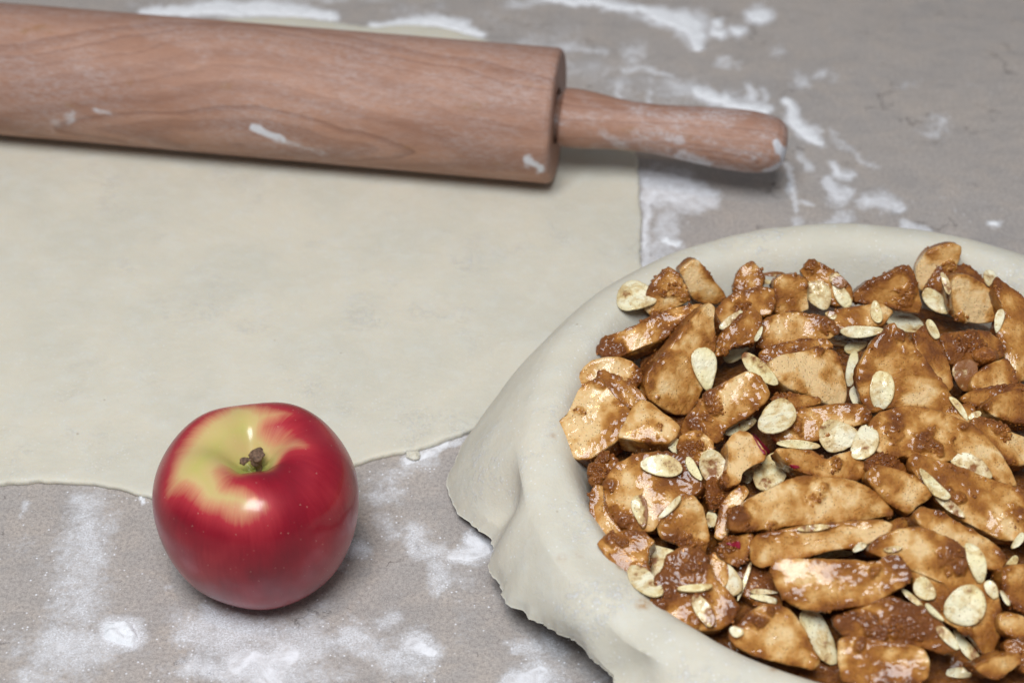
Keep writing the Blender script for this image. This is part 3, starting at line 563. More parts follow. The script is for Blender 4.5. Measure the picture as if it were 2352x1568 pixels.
# ------------------------------------------------------------------ syrup that fills the shell between the pieces
def heap(x, y):
    r = np.hypot(x-PC[0], y-PC[1]); return 3.35+1.55*np.clip(1-(r/11.2)**2, -.3, 1)
rr = np.linspace(0.02, 10.9, 150); th = np.linspace(0, 2*np.pi, 460, endpoint=False)
V = np.vstack([np.c_[PC[0]+r*np.cos(th), PC[1]+r*np.sin(th), 0*th] for r in rr])
rv = np.hypot(V[:, 0]-PC[0], V[:, 1]-PC[1])
V[:, 2] = np.minimum(heap(V[:, 0], V[:, 1])-1.6, 3.4)-sstep(rv, 9.8, 10.9)*.7 + .42*fbm(V, .45, 3, 4)+.07*np.abs(noise(V, 2.6, 4))+.02*noise(V, 8, 5)
bed = obj('syrup_bed', V, gridfaces(460, 150, True), M_syrup); bed['kind'] = 'stuff'; bed['label'] = 'dark brown cinnamon syrup pooled between the apple pieces'

# ------------------------------------------------------------------ apple pieces (outline as read off the close-ups, tilt, roll, thickness, lift, syrup, label)
REG = {'A': (1270.1, 508.), 'B': (1787.6, 508.), 'C': (1251.3, 846.7), 'G': (1787.6, 846.7), 'E': (1317.2, 1192.), 'F': (1787.6, 1192.)}
def reg(key, pts):
    if key == 'D': return np.array(pts, float)
    a, b = REG[key]; return np.array([(a+.24*x, b+.24*y) for x, y in pts])
CH = [
('A',[(870,850),(880,720),(980,560),(1060,460),(1130,432),(1200,500),(1260,600),(1300,680),(1290,770),(1150,840),(950,900)],50,-8,1.3,.8,.30,'small upright chunk with glossy white top, syrup on its right, beside rim almond'),
('A',[(1210,480),(1300,400),(1350,368),(1400,385),(1500,520),(1600,640),(1670,730),(1580,800),(1450,790),(1340,740),(1290,640)],56,10,.8,.5,.12,'pale square-cornered slab standing at the back left rim'),
('A',[(1725,720),(1738,560),(1790,440),(1900,385),(1970,450),(2025,540),(1990,640),(1900,700)],50,0,1.0,.45,.3,'small peaked chunk alone at the back rim, right of the pale square-cornered slab'),
('A',[(430,1200),(520,1090),(700,1030),(950,910),(1200,810),(1380,770),(1450,800),(1300,900),(1150,1020),(1090,1100),(900,1190),(760,1250),(600,1310),(480,1300)],32,-6,1.0,.55,.38,'long slanting slice with clotted brown sugar at its lower left end'),
('A',[(830,1300),(1000,1180),(1200,1020),(1400,860),(1480,800),(1500,900),(1350,1050),(1200,1200),(1000,1400),(900,1560),(850,1540)],20,-30,1.1,-.35,.85,'dark slice standing in for the shaded left side of the long wedge'),  # the wedge's shaded left side, put in as a separate slice coloured dark
('D',[(1610,712),(1628,694),(1645,705),(1642,748),(1646,800),(1632,850),(1612,900),(1598,930),(1582,952),(1555,952),(1520,935),(1490,916),(1482,884),(1490,850),(1520,815),(1556,775),(1585,738)],42,10,1.3,.35,.42,'long tapering wedge pointing up, blunt cinnamon-specked end below'),
('A',[(250,1480),(300,1400),(380,1335),(500,1310),(650,1300),(760,1330),(830,1420),(860,1500),(760,1600),(500,1660),(250,1640)],44,0,1.1,.2,.12,'pale round-topped piece at the left edge behind the biggest left wedge'),
('A',[(1530,870),(1650,740),(1780,660),(1950,625),(2110,640),(2130,760),(2080,900),(1900,900),(1750,960),(1600,1090),(1540,1130),(1510,950)],36,-15,1.1,.0,.5,'orange-brown slice between the long wedge and the square orange block'),
('D',[(1779,690),(1777,645),(1797,630),(1830,627),(1858,644),(1856,680),(1860,712),(1825,722),(1782,724)],48,6,1.3,.2,.34,'square orange-tinted block touching the large translucent almond at the back'),
('A',[(1520,1200),(1600,1080),(1700,990),(1850,865),(1925,840),(1990,900),(2005,1000),(1950,1150),(1850,1180),(1720,1200),(1640,1280),(1550,1290)],44,-8,.9,.35,.5,'syrupy knob with almond slivers just right of the long wedge'),
('D',[(1736,790),(1738,765),(1752,736),(1786,722),(1836,716),(1870,722),(1912,736),(1934,757),(1905,780),(1848,779),(1790,798),(1762,806)],38,0,1.0,.12,.3,'wide rounded slice with a dark sugar clot at its right end'),
('D',[(1742,808),(1790,788),(1850,776),(1900,776),(1915,792),(1895,806),(1830,812),(1790,830),(1752,838)],30,0,.8,-.2,.65,'thin brown slice squeezed under the wide rounded slice'),
('D',[(1768,830),(1800,812),(1836,804),(1896,800),(1922,808),(1934,846),(1944,883),(1942,926),(1912,932),(1872,910),(1815,893),(1780,864)],40,8,1.3,.25,.22,'big yellow-gold faceted chunk thick with cinnamon specks near the pie centre'),
('B',[(190,470),(350,368),(480,450),(600,520),(700,640),(720,760),(600,820),(450,780),(330,640)],48,0,1.0,.4,.5,'brown peaked piece behind two almond slices at the back rim'),
('B',[(700,700),(850,590),(1000,530),(1200,430),(1275,465),(1330,620),(1370,800),(1340,880),(1150,850),(1000,800),(820,790),(730,775)],48,-6,1.3,.15,.62,'dark brown triangular wedge at the back rim, second from the right peak'),
('B',[(1310,440),(1400,310),(1550,240),(1660,218),(1745,250),(1750,300),(1710,430),(1620,560),(1500,620),(1420,680),(1350,650),(1315,560)],58,6,.9,.45,.16,'pale curved slice standing highest at the back rim'),
('B',[(1400,640),(1480,500),(1530,425),(1700,425),(1860,500),(1760,620),(1700,760),(1640,760),(1540,700)],44,0,1.0,.35,.75,'brown syrup-coated piece between highest slice and pale rounded block'),
('B',[(1675,540),(1800,505),(1950,585),(2085,700),(2095,830),(2070,965),(1900,985),(1740,945),(1690,850),(1668,690)],54,10,1.1,.6,.08,'pale rounded square block facing out near the upper right'),
('B',[(1690,440),(1790,410),(1900,490),(2000,580),(2080,680),(1990,660),(1850,560)],40,10,.8,.25,.5,'thin brown edge of a piece behind the pale rounded block'),
('B',[(2090,520),(2200,600),(2380,740),(2480,1000),(2440,1480),(2290,1530),(2210,1420),(2120,1180),(2090,1000),(2160,880),(2110,750),(2060,650)],38,14,1.3,.2,.4,'large tawny slice cut by the right frame edge, upper right'),
('B',[(440,900),(560,835),(880,785),(1000,790),(1100,860),(1050,930),(1000,1000),(850,1010),(600,1040),(530,1000)],36,0,.8,.0,.3,'flat tan slice under the almonds behind the broad specked wedge'),
('D',[(2034,760),(2040,744),(2056,739),(2071,760),(2095,784),(2124,820),(2148,856),(2172,886),(2185,910),(2202,945),(2205,968),(2162,956),(2107,940),(2052,934),(2004,946),(1990,940),(1978,907),(1970,875),(1970,844),(1990,808),(2011,777)],42,4,1.3,.4,.36,'broad peaked wedge with a long almond stuck to its left side'),
('B',[(1290,1060),(1430,970),(1520,1060),(1590,1250),(1650,1400),(1690,1600),(1600,1640),(1450,1420),(1320,1220)],34,12,1.0,.1,.42,'narrow slice lying along the right side of the broad peaked wedge'),
('B',[(1540,1100),(1700,1060),(1850,1040),(2020,1050),(2110,1140),(2160,1280),(2010,1320),(1880,1400),(1740,1400),(1640,1330),(1590,1220)],34,6,1.1,.15,.78,'lumpy syrup-heavy piece carrying the brown sugar nugget'),
('D',[(2238,862),(2262,842),(2290,828),(2314,820),(2336,862),(2342,876),(2328,887),(2292,896),(2244,901),(2232,885)],38,6,1.1,.05,.4,'flat-topped brown chunk below the sugar nugget'),
('C',[(235,360),(310,200),(430,100),(560,120),(700,280),(830,390),(800,490),(735,570),(690,680),(560,780),(440,860),(330,865),(180,800),(100,730),(75,620),(125,480),(205,420)],26,-2,1.5,.75,.26,'biggest leftmost wedge with pale rounded end hanging over the bare dough'),
('C',[(490,40),(560,15),(620,40),(800,130),(940,230),(990,320),(900,380),(800,380),(700,320),(600,200),(510,120)],38,-8,.9,.05,.48,'slender tan slice behind the biggest leftmost wedge'),
('C',[(868,330),(930,300),(1000,315),(1100,400),(1200,470),(1285,550),(1262,630),(1180,715),(950,695),(705,655),(715,595),(780,480)],22,-4,1.1,.45,.22,'cube-like chunk with sharp front edge and one tiny sugar crumb on top'),
('C',[(1290,600),(1310,520),(1400,390),(1560,230),(1750,100),(1930,15),(2050,60),(2140,240),(2090,330),(1960,440),(1820,520),(1700,600),(1690,690),(1520,740),(1350,710)],38,-10,1.3,.3,.42,'large rounded orange chunk with syrup lumps above the two pale almonds'),
('C',[(1730,700),(1790,620),(1870,585),(1975,605),(2060,690),(2130,800),(2110,880),(2000,930),(1900,1000),(1880,1090),(1750,1140),(1670,1050),(1740,950),(1760,820)],38,10,1.0,.3,.22,'pale piece with strip of dark red skin on its right edge'),
('G',[(-90,500),(60,420),(180,390),(500,345),(790,335),(890,430),(850,520),(700,560),(560,620),(420,670),(200,700),(0,700),(-70,620)],34,4,1.0,.1,.42,'wide brown-pink slice behind the round almond in the middle'),
('G',[(-60,290),(100,240),(270,250),(400,280),(410,330),(250,370),(80,400),(-40,380)],30,0,.7,.15,.5,'thin reddish sliver under the yellow-gold chunk'),
('C',[(560,1180),(585,1020),(700,890),(850,815),(1100,795),(1300,820),(1430,930),(1510,1100),(1480,1190),(1340,1250),(1220,1330),(1120,1440),(1040,1560),(880,1560),(700,1520),(610,1400),(555,1280)],40,-6,1.4,.35,.46,'large domed glossy chunk with a pale almond on its top edge'),
('C',[(430,1180),(480,1100),(560,1110),(570,1280),(640,1430),(760,1580),(700,1680),(560,1640),(460,1500),(415,1320)],34,-16,1.0,-.15,.24,'specked slice half hidden at the left under the domed chunk'),
('C',[(430,980),(480,900),(530,815),(650,830),(720,900),(640,970),(580,1060),(500,1110),(440,1080)],40,-10,.9,.1,.62,'crusty cinnamon-caked piece at the left behind the domed chunk'),
('D',[(1510,1215),(1530,1180),(1552,1152),(1572,1137),(1596,1139),(1616,1163),(1628,1196),(1632,1232),(1624,1268),(1600,1268),(1560,1250),(1518,1238)],40,6,1.2,.3,.36,'smooth triangular wedge in front of the domed chunk'),
('D',[(1640,1232),(1646,1200),(1656,1158),(1680,1128),(1710,1112),(1724,1130),(1700,1160),(1682,1178),(1680,1205),(1672,1228),(1655,1238)],36,0,.9,-.1,.14,'pale curved sliver left of the long half-moon slice'),
('D',[(1678,1212),(1680,1192),(1694,1172),(1724,1142),(1767,1122),(1812,1099),(1860,1092),(1920,1096),(1970,1108),(2016,1135),(2044,1162),(2047,1182),(2016,1190),(1956,1198),(1884,1204),(1788,1209),(1700,1222)],40,2,1.3,.55,.16,'long pale half-moon slice lying crosswise in the middle foreground'),
('G',[(-20,760),(150,770),(330,780),(470,870),(600,800),(740,770),(820,900),(830,980),(780,1060),(600,1070),(420,1050),(230,1000),(60,880)],36,0,1.0,.2,.38,'saddle-shaped slice with dark clot in its hollow below the round almond'),
('G',[(870,560),(910,470),(1000,390),(1200,355),(1450,375),(1750,480),(1960,600),(2140,800),(2255,1000),(2290,1120),(2180,1110),(2050,1040),(1960,930),(1780,850),(1620,880),(1520,905),(1250,850),(1010,820),(900,760)],40,6,1.2,.4,.28,'big curved crescent slice with two syrup blotches, right of centre'),
('D',[(2086,1056),(2100,1042),(2150,1054),(2220,1075),(2292,1104),(2375,1130),(2390,1240),(2300,1240),(2230,1206),(2180,1176),(2130,1130)],36,4,1.3,.25,.34,'long slice with white core and thin yellow line at the right'),
('D',[(1990,1100),(1994,1080),(2013,1066),(2052,1072),(2100,1090),(2146,1130),(2130,1150),(2107,1164),(2088,1182),(2056,1164),(2028,1138)],38,4,1.2,.5,.28,'blocky short chunk wedged left of the white-cored slice'),
('G',[(850,950),(870,870),(960,825),(1060,835),(1200,920),(1240,1000),(1100,1010),(960,990)],34,0,.8,.25,.72,'brown sugary nub behind the blocky short chunk'),
('D',[(2098,1186),(2120,1160),(2160,1172),(2230,1214),(2290,1250),(2314,1284),(2298,1314),(2250,1300),(2200,1262),(2140,1232)],38,0,1.2,.3,.3,'long rib-like slice running down right beneath the blocky chunk'),
('D',[(2262,930),(2290,905),(2352,890),(2400,930),(2380,975),(2330,970),(2280,954)],36,8,1.0,.1,.4,'tan piece with white glint cut by the right frame edge at mid height'),
('D',[(2232,960),(2262,955),(2310,985),(2380,1010),(2390,1060),(2330,1070),(2285,1040),(2240,1000)],34,8,1.0,.05,.45,'dull brown piece at the right frame edge just behind the crescent'),
('D',[(2205,915),(2240,895),(2300,885),(2370,880),(2380,915),(2300,915),(2240,935)],34,0,.8,-.1,.6,'thin shadowed brown slice at the right edge behind the tan piece'),
('E',[(215,230),(300,150),(420,130),(560,95),(700,130),(790,210),(720,280),(700,420),(760,560),(640,640),(500,580),(410,480),(340,380),(280,300)],36,-10,1.1,.2,.42,'long brown chunk under the big white oval almond at the lower left'),
('E',[(780,560),(850,500),(900,330),(1050,250),(1200,300),(1290,420),(1340,560),(1480,680),(1575,830),(1530,960),(1410,1045),(1200,1060),(960,960),(760,780)],36,-4,1.3,.15,.5,'rounded syrupy chunk at the lower left pressed against the rim dough'),
('E',[(1280,380),(1330,300),(1400,300),(1470,400),(1500,560),(1440,660),(1360,600),(1290,500)],38,-6,.9,-.05,.34,'small specked chunk left of the slice with the red triangle'),
('E',[(1370,280),(1440,215),(1490,190),(1600,165),(1710,140),(1700,300),(1640,420),(1560,450),(1480,420),(1400,350)],36,-6,1.0,-.05,.72,'shadowed brown piece showing a small red triangle of skin'),
('D',[(1726,1288),(1724,1246),(1742,1230),(1790,1219),(1900,1204),(2030,1194),(2052,1204),(2042,1226),(1990,1250),(1900,1264),(1800,1290),(1748,1306)],38,-2,1.0,.25,.32,'long narrow slice directly below the long half-moon slice'),
('F',[(-80,500),(-60,400),(60,365),(400,378),(850,408),(960,395),(1050,335),(1150,335),(1235,430),(1285,540),(1210,640),(1100,695),(950,785),(850,825),(650,840),(400,880),(200,850),(40,740),(-40,620)],44,-4,1.4,.45,.28,'big flat-cut half-moon chunk with golden face in the lower middle'),
('E',[(1490,1060),(1590,1000),(1700,870),(1850,805),(2050,850),(2125,930),(2235,1080),(2305,1250),(2355,1360),(2290,1440),(2000,1380),(1700,1300),(1560,1230),(1500,1150)],40,-6,1.3,.2,.32,'glistening rounded chunk at the bottom touching the front rim'),
('F',[(520,960),(750,865),(950,765),(1100,735),(1300,830),(1430,845),(1560,970),(1620,1130),(1740,1240),(1560,1270),(1350,1220),(1200,1215),(900,1165),(610,1090)],38,0,1.2,.25,.88,'darkest syrup-drenched wedge at the bottom, left of the big white almond'),
('F',[(580,1150),(700,1110),(900,1150),(1200,1190),(1400,1220),(1460,1350),(1440,1520),(1300,1600),(1000,1620),(600,1560),(570,1350)],42,0,1.2,.0,.34,'orange-gold slice at the very bottom under the syrup-drenched wedge'),
('F',[(850,320),(900,240),(1000,160),(1150,95),(1400,85),(1600,160),(1750,260),(1850,430),(1980,580),(2110,700),(2130,900),(2110,1150),(2060,1300),(1950,1300),(1850,1120),(1600,1000),(1450,850),(1310,820),(1280,560),(1230,430),(1130,340)],42,8,1.3,.3,.42,'largest round-shouldered piece at lower right carrying the big oval almond'),
('F',[(2140,500),(2250,450),(2400,440),(2450,700),(2400,930),(2250,840),(2160,720)],38,8,1.1,.1,.36,'brown-edged chunk cut by the right frame edge near the lower corner'),
('F',[(2110,920),(2200,900),(2400,950),(2420,1160),(2210,1110),(2120,1040)],36,4,1.0,.0,.42,'low orange piece at the right edge beneath the brown-edged chunk'),
('F',[(1860,1400),(2050,1325),(2200,1270),(2320,1270),(2340,1380),(2160,1490),(2050,1530),(1950,1480)],36,4,1.0,-.05,.45,'small orange corner piece in front of the largest piece'),
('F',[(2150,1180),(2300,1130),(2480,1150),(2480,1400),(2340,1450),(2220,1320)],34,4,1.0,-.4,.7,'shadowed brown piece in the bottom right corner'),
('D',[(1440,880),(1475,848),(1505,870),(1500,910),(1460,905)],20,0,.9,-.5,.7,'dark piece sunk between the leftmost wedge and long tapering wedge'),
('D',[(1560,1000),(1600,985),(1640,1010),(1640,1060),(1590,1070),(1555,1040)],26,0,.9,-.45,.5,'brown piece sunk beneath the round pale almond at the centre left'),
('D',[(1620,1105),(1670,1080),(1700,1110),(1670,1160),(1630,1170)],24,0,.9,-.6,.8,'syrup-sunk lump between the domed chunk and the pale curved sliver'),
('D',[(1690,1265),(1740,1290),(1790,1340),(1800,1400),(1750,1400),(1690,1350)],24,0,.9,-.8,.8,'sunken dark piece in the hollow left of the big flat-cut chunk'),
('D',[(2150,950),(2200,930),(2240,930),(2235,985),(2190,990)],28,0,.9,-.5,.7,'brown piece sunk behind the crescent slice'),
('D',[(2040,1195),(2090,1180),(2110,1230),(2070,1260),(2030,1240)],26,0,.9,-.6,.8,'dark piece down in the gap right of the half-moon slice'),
]
GRP = 'apple pieces heaped in the pie'
chunks = []; NR = 190
def make_chunk(i, key, pts, tilt, roll, th, lift, syr, label):
    px = chaikin(chaikin(reg(key, pts), 1, .14), 1, .25); px = resample(px, NR); c = px.mean(0); px = c+(px-c)*(1+.8/np.hypot(*(px-c).T).mean())
    jr = np.random.default_rng(500+i); tilt += jr.uniform(-7, 7); roll += jr.uniform(-11, 11); lift += jr.uniform(-.15, .22)
    n = np.array([math.sin(math.radians(roll)), -math.sin(math.radians(tilt)), math.cos(math.radians(tilt))]); n /= np.linalg.norm(n)
    g = ground(*c, 4.2)
    for _ in range(5): g = ground(*c, min(heap(g[0], g[1]), 6)+lift)
    P = np.array([onplane(x, y, g, n) for x, y in px]); cen = P.mean(0)
    # profile across the piece: cut face, rounded arris, side, underside
    a = np.r_[np.linspace(0.01, .86, 34)]; k = len(a)
    size = np.sqrt(np.linalg.norm(np.cross(P-cen, np.roll(P, -1, 0)-cen), axis=1).sum()/2/np.pi)
    bev = min(.075, size*.09)
    al = np.linspace(0, np.pi/2, 8)
    sc_ = np.r_[a, 1-(bev-bev*np.sin(al))/size, np.linspace(1, .93, 10)[1:], .84, .6, .2, .01]
    dz = np.r_[0*a, -(bev-bev*np.cos(al)), -np.linspace(bev, th, 10)[1:], -th-.03, -th-.05, -th-.05, -th-.05]
    dome = (.09+.06*math.sin(i*1.7))*size*.5*np.clip(1-sc_**2, 0, 1); dome[k+8:] = 0
    dz = dz+dome
    rows = [cen+(P-cen)*s_+n*d_ for s_, d_ in zip(sc_, dz)]
    V = np.vstack(rows); Fq = gridfaces(NR, len(rows), True)
    N = vnormals(V, Fq)
    if (N[:NR*20]@n).mean() < 0: Fq = Fq[:, ::-1]; N = -N
    Q = (V-cen)+np.array([i*3.7, i*1.3, i*2.1])
    sco = np.repeat(sc_, NR)
    edge = sstep(sco, .58, .97); edge[NR*(k+12):] = 1
    low = np.repeat(np.r_[np.zeros(k+6), np.linspace(0, 1, len(rows)-k-6)], NR)
    s1 = fbm(Q, .55, i*.7, 3); s2 = fbm(Q, 1.8, i*.3, 3)
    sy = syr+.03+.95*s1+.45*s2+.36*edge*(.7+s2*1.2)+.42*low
    return dict(V=V, F=Fq, n=n, c=cen, N=N, Q=Q, edge=edge, sy=sy, th=th, sco=sco, label=label, clot=np.zeros(len(V)))
def finish_chunk(q):
    V, N, Q, edge = q['V'], q['N'], q['Q'], q['edge']; cl = q['clot']
    sy = np.clip(q['sy']+cl*.42, 0, .98)
    blob = np.clip(sy-.5, 0, 1)
    disp = .06*noise(Q, .5, 3)+.038*noise(Q, 1.3, 6)+.012*noise(Q, 3.2, 2)+blob*(.05+.06*np.abs(noise(Q, 4.0, 1))+.02*noise(Q, 9, 5))
    disp += cl*(.06+.07*np.abs(noise(Q, 5.0, 4))+.03*noise(Q, 12, 7))
    disp += edge*np.clip(sy-.2, 0, 1)*(.045*noise(Q, 6.5, 8)+.02*noise(Q, 12, 3))+.004*noise(Q, 11, 8)
    disp *= np.where(q['sco'] < .05, .4, 1)
    V = V+N*disp[:, None]; q['V'] = V
    o = obj('apple_piece', V, q['F'], M_flesh, origin=q['c']-q['n']*q['th']*.5, attrs={'syrup': sy}); tag(o, q['label'], 'apple piece', GRP)
    q['o'] = o
    # grains of wet sugar clinging to syrupy places and edges
    r_ = np.random.default_rng(len(V)+int(abs(q['c'][0])*100)); up_ = (q['N']@(-FW) > -.1)
    w = np.clip(sy-.62, 0, 1)**1.3*(.1+1.2*edge)*up_+cl*.35*up_; 
    if w.sum() < 1: return
    n_ = int(min(90, 6+w.sum()*.07)); idx = r_.choice(len(V), n_, p=w/w.sum())
    Vs, Fs, off = [], [], 0
    for k_, ii in enumerate(idx):
        r0 = float(r_.choice([.022, .034, .048, .07], p=[.4, .32, .2, .08])); g = CRUMB*(1+.5*noise(CRUMB, 1.7, k_+.3)[:, None])*r0*r_.uniform(.7, 1.25, 3)
        Vs.append(V[ii]+g+N[ii]*r0*.15); Fs.append(CRUMB_F+off); off += len(CRUMB)
    g = obj('sugar_grains', np.vstack(Vs), np.vstack(Fs), M_clump, o, origin=q['c']-q['n']*q['th']*.5); g['kind'] = 'stuff'
CRUMB, CRUMB_F = lump([0, 0, 0], 1, 0, 1, 0, 8, 6)
for i, c_ in enumerate(CH): chunks.append(make_chunk(i, *c_))

def world_bvh(items):
    Vs, Fs, own, off = [], [], [], 0
    for q in items:
        Vs.append(q['V']); Fs.append(q['F']+off); own += [q['o']]*len(q['F']); off += len(q['V'])
    V = np.vstack(Vs); F_ = np.vstack(Fs)
    return BVHTree.FromPolygons(V.tolist(), F_.tolist()), own
# clots of wet brown sugar sitting on the pieces
CL = [('A',1190,640,90),('A',1240,700,60),('A',1060,700,45),('A',500,1150,70),('A',560,1220,85),('A',650,1220,60),('A',450,1240,45),('A',700,1010,50),('A',640,1050,40),('A',790,1500,70),('A',850,1440,40),('A',1330,760,45),('A',960,890,40),('A',1800,860,60),('A',1640,1240,45),
('C',325,400,46),('C',1100,560,38),('C',880,70,75),('C',850,140,50),('C',540,1010,70),('C',470,960,50),('C',620,1110,60),('C',560,860,50),('C',250,300,40),('C',500,130,50),('C',1600,300,90),('C',1450,560,80),('C',1640,400,50),('C',1420,760,90),('C',1500,740,50),('C',2260,290,50),('C',2150,360,40),('C',1080,280,30),('C',750,1440,70),('C',690,1380,50),('C',1850,1400,80),('C',1800,1370,50),('C',1650,1250,60),
('G',480,850,105),('G',560,900,60),('G',1090,600,90),('G',1050,560,60),('G',1420,720,95),('G',1530,760,55),('G',1760,560,38),('G',160,570,60),('G',2110,560,80),('G',2180,620,60),('G',840,460,50),('G',1640,1180,60),('G',1720,1240,60),('G',1000,880,80),('G',900,920,60),('G',2290,1400,80),('G',440,1130,55),('G',380,1220,60),('G',1060,1380,40),
('B',470,990,75),('B',540,1050,50),('B',1740,940,80),('B',1640,980,70),('B',1850,1010,60),('B',1760,1180,80),('B',1850,1100,70),('B',1900,1190,60),('B',380,1250,60),('B',1240,690,70),('B',1190,780,60),('B',330,420,60),('B',1620,440,60),('B',1160,1080,50),('B',1990,1340,0),
('E',1150,260,80),('E',1090,220,60),('E',1220,370,70),('E',1130,450,60),('E',360,180,70),('E',480,220,50),('E',900,700,50),('E',1220,700,60),('E',840,830,50),('E',780,780,50),('E',1150,990,50),('E',600,610,45),('E',1780,980,40),('E',1890,880,40),('E',1900,80,70),('E',1500,210,50),
('F',1660,370,95),('F',1740,470,70),('F',1150,1040,95),('F',1000,1080,70),('F',1290,1060,80),('F',860,1010,70),('F',920,500,45),('F',1040,300,0),('F',900,330,50),('F',100,850,60),('F',780,1210,50),('F',1770,1080,60),('F',1870,800,50)]
pre, owner = world_bvh([dict(V=q['V'], F=q['F'], o=q) for q in chunks])
for j, (key, x, y, r) in enumerate(CL):
    if r == 0: continue
    h = hit(*reg(key, [(x, y)])[0], pre)
    if h[0] is None: continue
    q = owner[h[2]]; p = np.array(h[0]); rad = r*.24/64*1.05
    d = np.linalg.norm(q['V']-p, axis=1)/rad*(1+.55*noise(q['V'], 2.3, j)+.3*noise(q['V'], 6, j))
    q['clot'] = np.maximum(q['clot'], sstep(d, 1.35, .55))
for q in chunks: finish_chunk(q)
tree, own = world_bvh([dict(V=PV, F=PF, o=pie), dict(V=np.array([v.co for v in bed.data.vertices])/S, F=gridfaces(460, 150, True), o=bed)]+chunks)

# the heap goes on beyond the picture's edge: the same kind of pieces, too far round to be seen one by one
r_ = np.random.default_rng(8); Vs, Fs, Ss, off = [], [], [], 0; spots = []
for _ in range(4000):
    p = PC+r_.uniform(-10, 10, 2); px = proj(np.array([p[0], p[1], 4.2]))
    if np.hypot(*(p-PC)) < 9.6 and (px[0] > 2470 or px[1] > 1690) and all(np.hypot(*(p-s_)) > 1.75 for s_ in spots): spots.append(p)
for j, p in enumerate(spots):
    q = chunks[int(r_.integers(0, 55))]; a_ = r_.uniform(-.8, .8); c_, s_ = math.cos(a_), math.sin(a_)
    W_ = (q['V']-q['c'])@np.array([[c_, s_, 0], [-s_, c_, 0], [0, 0, 1]])*.95+np.array([p[0], p[1], heap(*p)+r_.uniform(-.1, .35)])
    px = proj(W_)
    if (px[:, 0] < 2362).any() and (px[:, 1] < 1578).any() and ((px[:, 0] < 2362) & (px[:, 1] < 1578)).any(): continue
    Vs.append(W_); Fs.append(q['F']+off); off += len(W_); Ss.append(np.array([v.value for v in q['o'].data.attributes['syrup'].data]))
rest = obj('apple_filling', np.vstack(Vs), np.vstack(Fs), M_flesh, origin=(PC[0]+4, PC[1], 4), attrs={'syrup': np.concatenate(Ss)})
rest['kind'] = 'stuff'; rest['label'] = 'rest of the cinnamon coated apple heap past the edge of the picture'

# strips of red skin on three pieces: flush little plates with their own colour
M_skin = (lambda t: t.out(Base_Color=t.mix(t.noise(700, 4, .6, t.oco()), (.16, .003, .016, 1), (.34, .008, .03, 1)), Roughness=.3, Coat_Weight=.3, Coat_Roughness=.1))(NT('red_peel'))
def peel(poly):
    P, N_ = [], []; px = resample(chaikin(np.array(poly, float), 1, .12), 40); c = px.mean(0)
    hit_c = hit(*c, tree); own_c = own[hit_c[2]]
    rows = []
    for s_ in (0.02, .5, .8, .97, 1.0):
        row = []
        for x, y in c+(px-c)*s_:
            h = hit(x, y, tree); p = np.array(h[0]); row.append(p+(np.array(ray(x, y))/np.linalg.norm(ray(x, y)))*(-.05 if s_ < .99 else .06))
        rows.append(row)
    V = np.vstack(rows); hd = np.array(hit_c[0]); 
    o = obj('skin_strip', V, gridfaces(40, 5, True), M_skin, own_c, origin=hd); return o
for pl in ([(1724,992),(1734,996),(1748,1012),(1769,1034),(1770,1040),(1756,1046),(1742,1026)], [(1664,1247),(1700,1241),(1702,1261),(1682,1254)], [(1813,1066),(1834,1068),(1838,1074),(1814,1077)]):
    peel(pl)

# one dry nugget of brown sugar
h = hit(*reg('B', [(1975, 1300)])[0], tree); ctr = np.array(h[0])+np.array([0, -.05, .12])
v, f = lump([0, 0, 0], .40, .35, 1.6, 31, 72, 40); v = v*np.array([1.25, .9, .95]); v += (v/np.linalg.norm(v, axis=1)[:, None])*(.02*noise(v, 14, 2))[:, None]
o = obj('sugar_nugget', v+ctr, f, M_clump, origin=ctr); tag(o, 'hard brown lump of sugar lying on syrupy apple at upper right', 'sugar lump')

